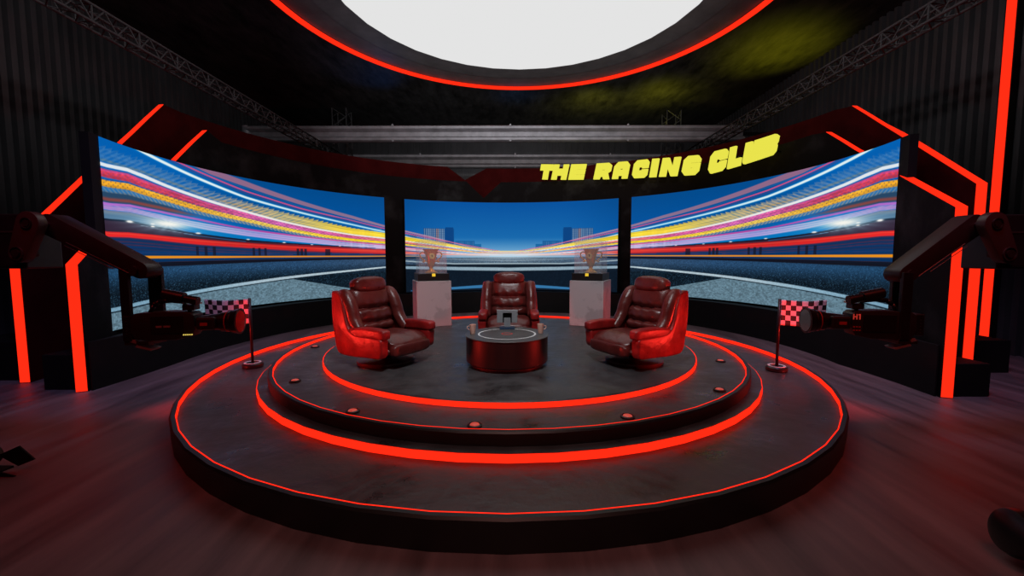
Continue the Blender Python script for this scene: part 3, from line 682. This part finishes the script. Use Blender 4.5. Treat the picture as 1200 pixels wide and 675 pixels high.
# ------------------------------------------------------------------ stage
SX, SY = -.035, 7.021
st = thing('round_stage', 'three-tier round dark stage with glowing red light lines around each tier', 'stage', (SX, SY, 0))
NS = 56
def ring(name, prof, m, n=NS, smooth=True, close=True):
    bm = NB(); lathe(bm, prof, n, close=close); o = obj(name, bm, m, st)
    if smooth: smooth_by_angle(o, 28)
    return o
ring('lower_tier_side', [(4.40, 0), (4.505, 0), (4.515, .225), (4.50, .243), (4.462, .243), (4.462, .15), (4.40, .15)], M_STAGEBLK)
ring('lower_tier_top', [(0, .10), (4.455, .10), (4.455, .190), (0, .190)], M_STAGE, close=False)
ring('led_strip', [(4.452, .188), (4.461, .188), (4.461, .2440), (4.452, .2440)], M_LEDS, n=NS)
ring('middle_step', [(3.5, .18), (3.695, .18), (3.695, .272), (3.55, .272), (3.5, .272)], M_STAGE)
ring('led_strip', [(3.69, .192), (3.705, .192), (3.705, .266), (3.69, .266)], M_LEDS)
ring('middle_tier_side', [(3.50, .26), (3.575, .272), (3.58, .385), (3.565, .402), (3.525, .402), (3.525, .34), (3.50, .34)], M_STAGEBLK)
ring('middle_tier_top', [(0, .27), (3.52, .27), (3.52, .362), (0, .362)], M_STAGE, close=False)
ring('led_strip', [(3.516, .360), (3.524, .360), (3.524, .4028), (3.516, .4028)], M_LEDS)
ring('upper_tier', [(0, .35), (2.905, .35), (2.905, .420), (2.89, .432), (0, .432)], M_STAGE, close=False, n=72)
ring('led_strip', [(2.90, .363), (2.917, .363), (2.917, .418), (2.90, .418)], M_LEDS, n=72)
ZTOP, ZMID, ZLOW = .432, .362, .190

# small round stage lights
def stage_light(label):
    t = thing('stage_floor_light', label, 'floor light', (0, 0, 0), 0, 'round lights set in the middle tier')
    bm = NB(); lathe(bm, [(0, 0), (.068, 0), (.068, .016), (.054, .022), (.048, .014), (0, .014)], 24); obj('bezel', bm, M_GLOSSBLK, t)
    bm = NB(); lathe(bm, [(.045, .013), (.040, .022), (.02, .027), (0, .028)], 20); obj('lens', bm, M_LAMPGL, t, True)
    return t
def dup(root, loc, rz, label=None, group=None):
    r = root.copy(); COL.objects.link(r); r.location = loc; r.rotation_euler = (0, 0, rz)
    if label: r['label'] = label
    if group: r['group'] = group
    for ch in list(root.children):
        c = ch.copy(); COL.objects.link(c); c.parent = r
        for g in ch.children:
            d = g.copy(); COL.objects.link(d); d.parent = c
    return r
sl = [((-3.35, 6.99), 'small round stage light beside the left armchair, farthest back on the left'),
      ((-2.68, 5.04), 'small round light on the left curve of the middle tier, before the left armchair'),
      ((-1.58, 4.02), 'small round stage light at the front left of the middle tier'),
      ((-.34, 3.67), 'small round stage light at the front of the middle tier, just left of the table'),
      ((1.10, 3.87), 'small round stage light at the front right of the middle tier'),
      ((2.37, 4.66), 'bright small round stage light on the right curve of the middle tier'),
      ((3.04, 5.98), 'small round stage light beside the right armchair, farthest back on the right')]
L0 = stage_light(sl[0][1]); L0.location = (*sl[0][0], ZMID)
for (x, y), lb in sl[1:]: dup(L0, (x, y, ZMID), 0, lb)

# ------------------------------------------------------------------ armchairs
def sweep(bm, pts, rad, n=14, k=5):
    P = []; R = []
    V = [Vector(p) for p in pts]
    for i in range(len(V)-1):
        p0, p1, p2, p3 = V[max(i-1, 0)], V[i], V[i+1], V[min(i+2, len(V)-1)]
        for j in range(k):
            t = j/k; P.append(.5*((2*p1) + (p2-p0)*t + (2*p0-5*p1+4*p2-p3)*t*t + (3*p1-p0-3*p2+p3)*t**3)); R.append(rad[i]*(1-t)+rad[i+1]*t)
    P.append(V[-1]); R.append(rad[-1]); ref = Vector((1, 0, 0)); rings = []
    for i, p in enumerate(P):
        d = (P[min(i+1, len(P)-1)] - P[max(i-1, 0)]).normalized(); b = d.cross(ref).normalized(); a = b.cross(d)
        rings.append([bm.verts.new(p + (a*math.cos(2*PI*q/n) + b*math.sin(2*PI*q/n))*R[i]) for q in range(n)])
    for A, B in zip(rings, rings[1:]):
        for q in range(n): bm.faces.new((A[q], A[(q+1) % n], B[(q+1) % n], B[q]))
    bm.faces.new(rings[0][::-1]); bm.faces.new(rings[-1]); bmesh.ops.recalc_face_normals(bm, faces=bm.faces)
def padded(bm, w, h, th, seams, M, nu=32, nv=60):
    F = []; B = []
    for j in range(nv+1):
        v = j/nv; F.append([]); B.append([])
        for i in range(nu+1):
            u = -1+2*i/nu
            e = (1-abs(u)**5)**.5*(1-abs(2*v-1)**9)**.5
            c = sum(math.exp(-abs((v-s0+.012*math.cos(u*3))/.045)**1.5) for s0 in seams)
            wr = .012*math.sin(u*13+v*9)*sum(math.exp(-((v-s0)/.11)**2) for s0 in seams)
            y = -th*e*(1-.42*c) + wr*e - .015*math.cos(u*1.6)*e
            F[-1].append(bm.verts.new((u*w/2, y, v*h))); B[-1].append(bm.verts.new((u*w/2, .03, v*h)))
    for j in range(nv):
        for i in range(nu):
            bm.faces.new((F[j][i], F[j][i+1], F[j+1][i+1], F[j+1][i])); bm.faces.new((B[j][i], B[j+1][i], B[j+1][i+1], B[j][i+1]))
    for i in range(nu):
        for j in (0, nv): bm.faces.new((F[j][i], B[j][i], B[j][i+1], F[j][i+1]))
    for j in range(nv):
        for i in (0, nu): bm.faces.new((F[j][i], F[j+1][i], B[j+1][i], B[j][i]))
    bmesh.ops.recalc_face_normals(bm, faces=bm.faces)
    bmesh.ops.transform(bm, matrix=M, verts=bm.verts)
def armchair(label):
    t = thing('swivel_armchair', label, 'armchair', (0, 0, 0), 0, 'red leather armchairs on the stage')
    # round base and column
    bm = NB(); lathe(bm, [(0, 0), (.385, 0), (.39, .012), (.39, .045), (.375, .055), (.08, .062), (0, .062)], 48)
    smooth_by_angle(obj('base_disc', bm, M_BASE, t), 40)
    bm = NB(); lathe(bm, [(.075, .055), (.06, .10), (.06, .20), (.12, .22)], 20); obj('column', bm, M_BLACK, t, True)
    # body shell below the seat
    bm = NB(); prism(bm, smoothcurve([(-.40,.20),(.05,.16),(.34,.20),(.43,.40),(.48,.70),(.50,.94),(.42,.96),(.34,.62),(.26,.36),(-.36,.30)], 4), -.38, .38, 'x', .02)
    smooth_by_angle(obj('body_shell', bm, M_LEATHERD, t), 40)
    # side panels: low arm part rising to a tall wing at the back
    prof = smoothcurve([(-.455,.33),(-.42,.185),(-.15,.165),(.22,.155),(.385,.20),(.43,.42),(.475,.70),(.50,.97),(.45,1.0),(.33,.96),(.26,.84),(.20,.66),(.13,.52),(.0,.46),(-.25,.45),(-.44,.43)], 5)
    for s in (-1, 1):
        bm = NB(); x0, x1 = sorted((s*.375, s*.495)); prism(bm, prof, x0, x1, 'x', .028, 3)
        for v in bm.verts:   # the wing leans inward at the top, belly bulges slightly
            k = max(0, v.co.z-.45); v.co.x -= s*k*.03
            v.co.x += s*.018*math.sin(min(1, max(0, (v.co.z-.15)/.8))*PI)*(1 if abs(v.co.x) > .44 else 0)
        smooth_by_angle(obj('side_panel', bm, M_LEATHER, t), 45)
        # arm pad, rolled at the front
        bm = NB()
        def fn(p, s=s):
            p.z += .02*math.cos(p.y*3.2) - .03*max(0, p.y)**1*1.2
            if p.y < -.24: p.x *= 1.0 + (abs(p.y)-.24)*.6; p.z *= 1 + (abs(p.y)-.24)*.8
            return p
        pillow(bm, .155, .68, .135, (s*.432, -.160, .470), 28, 20, 4.6, fn)
        obj('arm_pad', bm, M_LEATHER, t, True)
        # inner wing roll beside the cushions
        bm = NB(); sweep(bm, [(s*.385, -.02, .43), (s*.392, .06, .50), (s*.396, .15, .62), (s*.394, .19, .74), (s*.390, .25, .86), (s*.385, .32, .945), (s*.38, .43, .965)], [.06, .082, .088, .090, .092, .086, .05])
        obj('wing_roll', bm, M_LEATHERD, t, True)
    # seat cushion
    bm = NB()
    def fs(p):
        dz = .035*math.cos(p.x*4)*math.cos((p.y+.05)*3)
        if p.z > 0: p.z += dz
        if p.y < -.22: k = (-.22-p.y); p.z -= k*.35
        p.z += .006*math.sin(p.x*22+p.y*7)
        return p
    pillow(bm, .74, .80, .19, (0, -.13, .325), 40, 24, 4.5, fs); obj('seat', bm, M_LEATHERD, t, True)
    bm = NB(); pillow(bm, .70, .16, .17, (0, -.46, .255), 30, 16, 4); obj('seat_front_roll', bm, M_LEATHERD, t, True)
    # back: one panel drawn in by two seams
    bm = NB(); padded(bm, .67, .64, .17, (.22, .53), Matrix.Translation((0, .225, .395)) @ Matrix.Rotation(math.radians(-17), 4, 'X'))
    obj('backrest', bm, M_LEATHERD, t, True)
    bm = NB()
    M = Matrix.Translation((0, .325, 1.065)) @ Matrix.Rotation(math.radians(-10), 4, 'X')
    pillow(bm, .56, .22, .235, (0, 0, 0), 36, 24, 3.4, lambda p: Vector((p.x, p.y*(1+.1*math.cos(p.x*5)), p.z*(1-.25*(p.x/.26)**2*.5))), M)
    obj('headrest', bm, M_LEATHERD, t, True)
    return t
A0 = armchair('red leather swivel armchair on the left, bright red side showing, turned to the right')
A0.location = (-1.765, 5.75, ZTOP); A0.rotation_euler = (0, 0, math.radians(60))
dup(A0, (1.70, 5.72, ZTOP), math.radians(-60), 'red leather swivel armchair on the right, bright red side showing, turned to the left')
dup(A0, (-.055, 7.22, ZTOP), 0, 'oxblood leather armchair in the middle facing forward behind the round table')

# ------------------------------------------------------------------ table and what stands on it
TX, TY, TZ = -.07, 5.62, .412
t = thing('round_coffee_table', 'low drum-shaped dark red coffee table with a white ring on its grey top', 'table', (TX, TY, ZTOP))
bm = NB(); lathe(bm, [(0, 0), (.49, 0), (.49, .035), (.46, .035), (.46, .05), (0, .05)], 72); smooth_by_angle(obj('plinth', bm, M_WOOD, t))
bm = NB(); lathe(bm, [(0, .045), (.53, .045), (.553, .065), (.555, TZ-.04), (.55, TZ-.014), (0, TZ-.014)], 72); smooth_by_angle(obj('drum', bm, M_WOOD, t))
bm = NB(); lathe(bm, [(.484, .028), (.50, .028), (.50, .038), (.484, .038)], 72, close=True); obj('base_trim', bm, mat('dull_red_trim', (.22, .012, .01), .3), t)
bm = NB(); lathe(bm, [(0, TZ-.014), (.562, TZ-.014), (.566, TZ-.006), (.560, TZ), (0, TZ)], 72); smooth_by_angle(obj('table_top', bm, M_TTOP, t))
bm = NB(); lathe(bm, [(.372, TZ-.002), (.396, TZ-.002), (.396, TZ+.0015), (.372, TZ+.0015)], 72, close=True); obj('white_inlay', bm, M_WHITE, t)
bm = NB(); lathe(bm, [(.062, TZ-.002), (.080, TZ-.002), (.080, TZ+.0015), (.062, TZ+.0015)], 32, close=True); obj('red_emblem', bm, M_REDINK, t)
ZTB = ZTOP+TZ
t = thing('desk_ornament', 'grey bridge-shaped ornament standing at the back of the table top', 'ornament', (-.07, 6.035, ZTB+.027))
bm = NB(); box(bm, -.152, .152, -.03, .03, .205, .245, .004); obj('cross_bar', bm, M_GREYBLK, t)
for s in (-1, 1):
    bm = NB(); x0, x1 = sorted((s*.066, s*.15)); box(bm, x0, x1, -.03, .03, .062, .206, .004); obj('side_block', bm, M_GREYBLK, t)
bm = NB(); box(bm, -.048, .048, -.028, .028, .0, .13, .004); obj('centre_post', bm, M_GREYBLK, t)
bm = NB(); box(bm, -.066, .066, .012, .026, .06, .206); obj('dark_backing', bm, M_BLACK, t)
bm = NB(); box(bm, -.112, .112, -.075, .06, 0, .026, .003); tag(obj('blue_book', bm, M_BLUEP, None, loc=(-.07, 6.035, ZTB)), 'dark blue book lying flat under the grey ornament on the table', 'book')
def mug(label):
    t = thing('mug', label, 'mug', (0, 0, 0), 0, 'mugs on the round table')
    bm = NB(); lathe(bm, [(0, 0), (.030, 0), (.034, .01), (.046, .13), (.042, .13), (.030, .012), (0, .012)], 24); smooth_by_angle(obj('cup', bm, M_MUG, t), 50)
    bm = NB(); pts = [(.040, .105), (.072, .105), (.078, .085), (.07, .062), (.036, .055)]
    for a, b in zip(pts, pts[1:]): tube(bm, (a[0], 0, a[1]), (b[0], 0, b[1]), .006, 8)
    obj('handle', bm, M_MUG, t, True)
    return t
m0 = mug('small terracotta mug at the left edge of the table top'); m0.location = (-.535, 5.61, ZTB); m0.rotation_euler = (0, 0, math.radians(170))
dup(m0, (.39, 5.65, ZTB), math.radians(8), 'small terracotta mug at the right edge of the table top')

# ------------------------------------------------------------------ pedestals with trophy cases
def pedestal(label, x, y, rz, W):
    bm = NB(); box(bm, -W/2, W/2, -W/2, W/2, 0, .955, .006); o = obj('pedestal', bm, M_PED, None, loc=(x, y, ZTOP)); o.rotation_euler = (0, 0, rz)
    return tag(o, label, 'pedestal', 'pedestals behind the armchairs')
def case(label, x, y, z, rz):
    t = thing('display_case', label, 'display case', (x, y, z), rz, 'clear display cases on the pedestals')
    bm = NB(); box(bm, -.325, .325, -.325, .325, 0, .155, .006); b = obj('case_base', bm, M_GLOSSBLK, t)
    bm = NB(); box(bm, -.035, .035, -.334, -.325, .095, .155, .002); obj('yellow_tag', bm, M_TAG, b)
    bm = NB(); h = .68; w = .285; k = .008
    box(bm, -w, w, -w, -w+k, .156, .156+h); box(bm, -w, w, w-k, w, .156, .156+h)
    box(bm, -w, -w+k, -w+k, w-k, .156, .156+h); box(bm, w-k, w, -w+k, w-k, .156, .156+h); box(bm, -w, w, -w, w, .156+h, .156+h+k)
    obj('clear_cover', bm, M_CASE, t)
    return t
def trophy(label, x, y, z, rz):
    t = thing('trophy_cup', label, 'trophy', (x, y, z), rz, 'trophies in the display cases')
    bm = NB(); lathe(bm, [(0, 0), (.135, 0), (.14, .015), (.11, .03), (.09, .045), (.055, .075), (.035, .105), (.045, .125), (.06, .15), (.085, .22), (.105, .32), (.125, .42), (.145, .475), (.17, .50), (.175, .515), (.16, .512), (.115, .42), (.09, .30), (0, .2)], 40); smooth_by_angle(obj('cup', bm, M_GOLD, t), 50)
    for s in (-1, 1):
        bm = NB(); pts = [(.12, .43), (.17, .455), (.215, .44), (.235, .40), (.225, .35), (.19, .31), (.15, .285), (.135, .25), (.155, .235), (.175, .25)]
        P = [(s*a, 0, b) for a, b in pts]
        for a, b in zip(P, P[1:]): tube(bm, a, b, .013, 8)
        for a in P: pillow(bm, .026, .026, .026, a, 8, 6, 2)
        tube(bm, (s*.09, 0, .25), (s*.145, 0, .265), .012, 8); obj('handle', bm, M_GOLD, t, True)
    bm = NB(); tube(bm, (0, -.105, .36), (0, -.135, .365), .062, 24); d = obj('number_disc', bm, mat('pale_gold', (.9, .62, .18), .3, metal=.8), t)
    bm = NB(); box(bm, -.006, .010, -.139, -.134, .33, .395); box(bm, -.022, .026, -.139, -.134, .325, .337); box(bm, -.018, -.006, -.139, -.134, .375, .387); obj('number_one', bm, M_BLACK, d)
    return t
for sgn, x, y, deg, side in ((-1, -1.745, 9.0, 20, 'left'), (1, 1.70, 8.98, -25, 'right')):
    rz = math.radians(deg)
    pedestal(f'pale square pedestal behind the {side} armchair', x, y, rz, .72)
    case(f'clear display case on a black base on the {side} pedestal', x, y, ZTOP+.955, rz)
    trophy(f'gold two-handled trophy cup inside the {side} display case', x, y, ZTOP+.955+.155, rz)

# ------------------------------------------------------------------ flags
def flag(label, x, y, s):
    t = thing('chequered_flag', label, 'flag', (x, y, ZLOW), 0, 'chequered flags on the lower tier')
    bm = NB(); lathe(bm, [(.05, 0), (.13, 0), (.145, .015), (.145, .06), (.13, .075), (.09, .078), (.085, .066), (0, .066), (0, .01)], 32); smooth_by_angle(obj('weighted_base', bm, M_RUB, t))
    bm = NB(); lathe(bm, [(.088, .074), (.118, .076), (.118, .081), (.088, .079)], 32, close=True); obj('white_ring', bm, M_WHITE, t)
    bm = NB(); tube(bm, (0, 0, .06), (0, 0, 1.075), .020, 12); obj('pole', bm, M_POLE, t, True)
    # cloth with the squares as separate material faces
    nx, nz = 9, 5; W, Hh = .69, .375; sub = 3
    bm = NB(); G = []
    def P(i, k, side):
        u = i/(nx*sub); v = k/(nz*sub)
        return (s*(.022+u*W), .035*math.sin(u*7+v*1.2)*u**.5 + side*.006, 1.06 - v*Hh - .025*u - .02*math.sin(u*5)*u)
    for side in (-1, 1): G.append([[bm.verts.new(P(i, k, side)) for k in range(nz*sub+1)] for i in range(nx*sub+1)])
    for g in G:
        for i in range(nx*sub):
            for k in range(nz*sub):
                f = bm.faces.new((g[i][k], g[i+1][k], g[i+1][k+1], g[i][k+1])); f.material_index = (i//sub + k//sub) % 2
    for i in range(nx*sub):
        for k in (0, nz*sub): bm.faces.new((G[0][i][k], G[0][i+1][k], G[1][i+1][k], G[1][i][k]))
    for k in range(nz*sub):
        for i in (0, nx*sub): bm.faces.new((G[0][i][k], G[0][i][k+1], G[1][i][k+1], G[1][i][k]))
    bmesh.ops.recalc_face_normals(bm, faces=bm.faces)
    o = obj('cloth', bm, mat('flag_white', (.75, .62, .60), .7), t, True); o.data.materials.append(mat('flag_black', (.012, .010, .010), .7))
flag('chequered flag on a short pole at the left of the stage, partly behind the camera', -4.02, 6.35, -1)
flag('chequered flag on a short pole at the right of the stage, partly behind the camera', 3.94, 6.10, 1)

# ------------------------------------------------------------------ camera cranes and broadcast cameras
def txt(bm, strokes, M):
    for x0, x1, z0, z1 in strokes: box(bm, x0, x1, -.002, .002, z0, z1, M=M)
def crane(label, s, elbow, piv, armend, post, Y):
    """s = +1 right rig, -1 left rig; coordinates (X, Z) of the joints"""
    t = thing('camera_crane', label, 'camera crane', (s*5.95, Y, 0))
    O = Vector((s*5.95, Y, 0))
    bm = NB(); box(bm, -.35, .35, -.35, .35, 0, .08, .01); tube(bm, (0, 0, .08), (0, 0, 1.8), .09, 20); obj('pedestal_column', bm, M_RIG, t)
    bm = NB(); x0, x1 = sorted((-s*1.48, s*.35)); box(bm, x0, x1, -.16, .16, piv[1]-.14, piv[1]+.36, .012); obj('gear_box', bm, M_GLOSSBLK, t)
    bm = NB(); box(bm, x0-.001, x1+.001, -.165, .165, piv[1]+.19, piv[1]+.205); obj('edge_rail', bm, M_RIGEDGE, t)
    bm = NB(); box(bm, x0+.05, x1-.05, -.175, -.158, piv[1]-.12, piv[1]-.10); obj('lower_rail', bm, M_BLACK, t)
    def link(a, b, w, y0, y1, name, m=M_RIG):
        a = Vector((a[0]-O.x, 0, a[1])); b = Vector((b[0]-O.x, 0, b[1])); d = (b-a); L = d.length; ang = math.atan2(d.z, d.x)
        pts = [(w*math.cos(q), w*math.sin(q)) for q in np.linspace(PI/2, 3*PI/2, 12)] + [(L+w*.8*math.cos(q), w*.8*math.sin(q)) for q in np.linspace(-PI/2, PI/2, 12)]
        bm = NB(); prism(bm, pts, y0, y1, 'y', .006)
        bmesh.ops.transform(bm, matrix=Matrix.Translation(a) @ Matrix.Rotation(-ang, 4, 'Y'), verts=bm.verts)
        return smooth_by_angle(obj(name, bm, m, t), 40)
    link(elbow, piv, .105, -.25, -.17, 'joint_link', mat('rig_link', (.045, .024, .023), .4))
    la = link(elbow, armend, .098, -.09, .09, 'lower_arm')
    # thin bright edge along the arm
    e = Vector((elbow[0]-O.x, -.128, elbow[1])); f = Vector((armend[0]-O.x, -.128, armend[1])); n = Vector((-(f-e).z, 0, (f-e).x)).normalized()
    if n.z > 0: n = -n
    bm = NB(); tube(bm, e+(f-e)*.28+n*.055, e+(f-e)*.95+n*.05, .004, 6); obj('arm_edge', bm, M_RIGEDGE, t)
    bm = NB(); tube(bm, e+(f-e)*.28+n*.088, e+(f-e)*.80+n*.080, .003, 6); obj('arm_edge', bm, M_RIGEDGE, t)
    for c, r in ((elbow, .05), (piv, .062), ((piv[0]+s*.46, piv[1]), .07)):
        bm = NB(); lathe(bm, [(r-.008, 0), (r, 0), (r, .012), (r-.008, .012)], 28, close=True, M=Matrix.Translation((c[0]-O.x, -.252 if c is not armend else -.12, c[1])) @ Matrix.Rotation(PI/2, 4, 'X'))
        k = obj('pivot_ring', bm, M_RIGEDGE if c is piv else M_RIG, t)
    bm = NB(); tube(bm, (piv[0]-O.x, -.27, piv[1]), (piv[0]-O.x, -.1, piv[1]), .035, 20); obj('pivot_pin', bm, M_RIG, t)
    bm = NB(); tube(bm, (elbow[0]-O.x, -.26, elbow[1]), (elbow[0]-O.x, .1, elbow[1]), .03, 16); obj('pivot_pin', bm, M_RIG, t)
    # hanging double post that carries the camera
    for (a, b, yy) in ((post[0], post[1], -.10), (post[2], post[3], .10)):
        bm = NB(); box(bm, a-O.x, b-O.x, yy-.02, yy+.02, 1.10, armend[1]+.02, .006); obj('hanging_plate', bm, M_GLOSSBLK, t)
    xa, xb = min(post[0], post[2])-O.x, max(post[1], post[3])-O.x
    bm = NB(); box(bm, xa, xb, -.11, .11, 1.06, 1.10, .006); obj('camera_plate', bm, M_RIG, t)
    bm = NB(); tube(bm, ((xa+xb)/2, -.11, armend[1]-.005), ((xa+xb)/2, .11, armend[1]-.005), .05, 20); obj('swivel', bm, M_RIG, t)
    return t
def broadcast_camera(label, s, x, y, z, yaw, text):
    """local: lens points to -s X (towards the stage), origin at plate"""
    t = thing('broadcast_camera', label, 'camera', (x, y, z), yaw); t.scale = (.80, 1, 1)
    f = -s   # direction of the lens along X
    def bx(name, x0, x1, y0, y1, z0, z1, m, bev=.008):
        a, b = sorted((f*x0, f*x1)); bm = NB(); box(bm, a, b, y0, y1, z0, z1, bev); return obj(name, bm, m, t)
    # shoulder body
    prof = [(-.30, .02), (-.34, .10), (-.33, .235), (-.28, .262), (.05, .275), (.30, .262), (.34, .235), (.345, .10), (.30, .03), (.12, .0), (-.18, .0)]
    bm = NB(); prism(bm, [(f*a, b) for a, b in prof], -.085, .085, 'y', .010); b = smooth_by_angle(obj('body', bm, M_CAMBODY, t), 40)
    bx('side_panel', -.12, .22, -.094, -.084, .07, .235, M_GLOSSBLK, .003)
    bx('battery', -.42, -.33, -.075, .075, .04, .245, M_GLOSSBLK, .012)
    for i in range(5):
        bm = NB(); tube(bm, (f*(-.37), -.078, .07+i*.03), (f*(-.425), -.06, .07+i*.03), .004, 6); obj('battery_rib', bm, M_RIGEDGE, t)
    # shoulder pad under the rear, in pale metal
    for k in range(2):
        bm = NB(); prism(bm, [(f*(-.36+.05*k), -.01-.05*k), (f*(-.20+.05*k), -.055-.045*k), (f*(-.18+.05*k), -.040-.045*k), (f*(-.34+.05*k), .015-.05*k)], -.07, .07, 'y', .003); obj('shoulder_pad', bm, mat('pad_grey', (.22, .19, .20), .5), t)
    # carry handle
    bm = NB(); P = [(-.18, .262), (-.13, .33), (-.07, .365), (.05, .372), (.18, .36), (.24, .30), (.25, .262)]
    for a, c in zip(P, P[1:]): tube(bm, (f*a[0], 0, a[1]), (f*c[0], 0, c[1]), .022, 12)
    for a in P: pillow(bm, .044, .044, .044, (f*a[0], 0, a[1]), 12, 8, 2)
    obj('carry_handle', bm, M_RUB, t, True)
    # viewfinder on the handle
    vf = Matrix.Translation((f*.14, -.05, .415)) @ Matrix.Rotation(math.radians(12*f), 4, 'Y')
    bm = NB(); tube(bm, vf @ Vector((f*-.13, 0, 0)), vf @ Vector((f*.09, 0, 0)), .050, 20, .056); o = smooth_by_angle(obj('viewfinder', bm, M_RUB, t))
    bm = NB(); tube(bm, vf @ Vector((f*.09, 0, 0)), vf @ Vector((f*.24, 0, .0)), .036, 16, .045); smooth_by_angle(obj('viewfinder_tube', bm, M_RUB, t))
    bx('accessory_block', .20, .33, -.06, .05, .28, .335, M_CAMBODY)
    bx('pale_tab', .29, .37, -.03, .03, .335, .352, mat('tab_pink', (.55, .40, .38), .5), .004)
    # lens
    L0 = Vector((f*.34, 0, .15)); 
    def cyl(name, a, b2, r0, r1, m):
        bm = NB(); tube(bm, (f*a, 0, .155), (f*b2, 0, .155), r0, 32, r1); return smooth_by_angle(obj(name, bm, m, t))
    cyl('lens_barrel', .34, .60, .062, .085, M_RUB)
    bx('lens_grip', .37, .58, -.115, -.06, .09, .215, M_CAMBODY, .02)
    cyl('focus_ring', .60, .66, .094, .098, M_RUB)
    hood = cyl('lens_hood', .67, .80, .100, .128, M_RUB)
    for xx, rr in ((.665, .101), (.715, .112)):
        bm = NB(); tube(bm, (f*xx, 0, .155), (f*(xx+.010), 0, .155), rr+.002, 32); obj('bright_ring', bm, M_GLOSSBLK if xx > .7 else M_REDDOT, t)
    bm = NB(); tube(bm, (f*.799, 0, .155), (f*.803, 0, .155), .108, 32); obj('front_glass', bm, M_GLASSL, hood)
    bm = NB(); box(bm, *sorted((f*.42, f*.50)), -.119, -.114, .135, .165, .001); obj('red_label', bm, M_REDDOT, t)
    for k in range(5 if s < 0 else 0):
        bm = NB(); box(bm, *sorted((f*(.22+k*.022), f*(.229+k*.022))), -.097, -.085, .045, .055); obj('status_led', bm, M_WARM, t)
    if text:
        # H1 on the side facing the viewer, reading left to right in +X
        X0 = -.335; Z0 = .185; h = .052
        ml = mat('lettering_red', (.75, .10, .07), .5, emit=(.75, .06, .04), estr=.35)
        for grp in (((0, .011, 0, h), (.034, .045, 0, h), (.011, .034, h*.4, h*.6)), ((.056, .072, h-.012, h), (.066, .078, 0, h))):
            bm = NB()
            for a in grp: box(bm, X0+a[0], X0+a[1], -.0885, -.0845, Z0+a[2], Z0+a[3])
            obj('letter', bm, ml, t)
        for r in range(2):
            for k in range(3):
                bm = NB(); box(bm, -.33+k*.03, -.31+k*.03, -.0885, -.0845, .075+r*.032, .087+r*.032); obj('side_marking', bm, M_REDDOT, t)
    else:
        for a in ((-.06, .0, .0), (.02, .09, .0)):
            bm = NB(); box(bm, a[0], a[1], -.0975, -.094, .125, .143); obj('side_marking', bm, mat('pale_mark', (.30, .24, .24), .5), t)
    return t
crane('black camera crane at the left edge with a folded arm holding a camera', -1, (-4.33, 2.20), (-4.44, 1.93), (-3.50, 1.77), (-3.67, -3.585, -3.575, -3.44), 4.0)
crane('black camera crane at the right edge with a folded arm holding a camera', 1, (4.33, 2.18), (4.46, 1.91), (3.72, 1.72), (3.655, 3.75, 3.74, 3.84), 4.0)
broadcast_camera('black broadcast camera hanging from the left crane, its lens in front of the left flag', -1, -3.335, 4.0, 1.102, math.radians(10), False)
broadcast_camera('black broadcast camera hanging from the right crane, two red characters on its side', 1, 3.55, 4.0, 1.102, math.radians(-10), True)

# ------------------------------------------------------------------ foreground spotlights on the floor
t = thing('floor_spotlight', 'black barrel spotlight on the floor at the bottom right corner', 'spotlight', (3.24, 2.42, 0), math.radians(-10))
bm = NB()
Mx = Matrix.Translation((0, 0, .16)) @ Matrix.Rotation(math.radians(-78), 4, 'Y')
lathe(bm, [(0, .20), (.09, .20), (.13, .185), (.145, .15), (.145, -.05), (.12, -.16), (.05, -.20), (0, -.20)], 40, M=Mx); smooth_by_angle(obj('lamp_barrel', bm, M_RUB, t), 40)
bm = NB(); box(bm, -.02, .20, -.16, .16, 0, .02, .004); obj('floor_plate', bm, M_BLACK, t)
for s in (-1, 1):
    bm = NB(); box(bm, .03, .08, s*.152-.006, s*.152+.006, .0, .18, .002); obj('yoke_arm', bm, M_BLACK, t)
for k in range(4):
    bm = NB(); box(bm, .02+k*.03, .03+k*.03, -.152, -.140, .13, .19); obj('vent_fin', bm, M_RIG, t)
t = thing('floor_spotlight', 'black floor spotlight with open flaps cut off by the left frame edge', 'spotlight', (-4.33, 3.42, .0), 0)
bm = NB(); Mx = Matrix.Translation((-.34, .1, .13)) @ Matrix.Rotation(math.radians(70), 4, 'Y')
lathe(bm, [(0, .12), (.09, .12), (.10, .10), (.10, -.08), (.06, -.12), (0, -.12)], 32, M=Mx); smooth_by_angle(obj('lamp_barrel', bm, M_RUB, t))
bm = NB(); box(bm, -.50, -.18, -.02, .22, 0, .018, .003); obj('floor_plate', bm, M_BLACK, t)
for pts, yy in (([(-.24, .14), (-.05, .225), (.08, .10), (-.07, .04)], .16), ([(-.24, .0), (-.20, .07), (.03, .005), (.0, .0)], .05)):
    bm = NB(); prism(bm, pts, yy, yy+.012, 'y'); obj('barn_door', bm, M_BLACK, t)
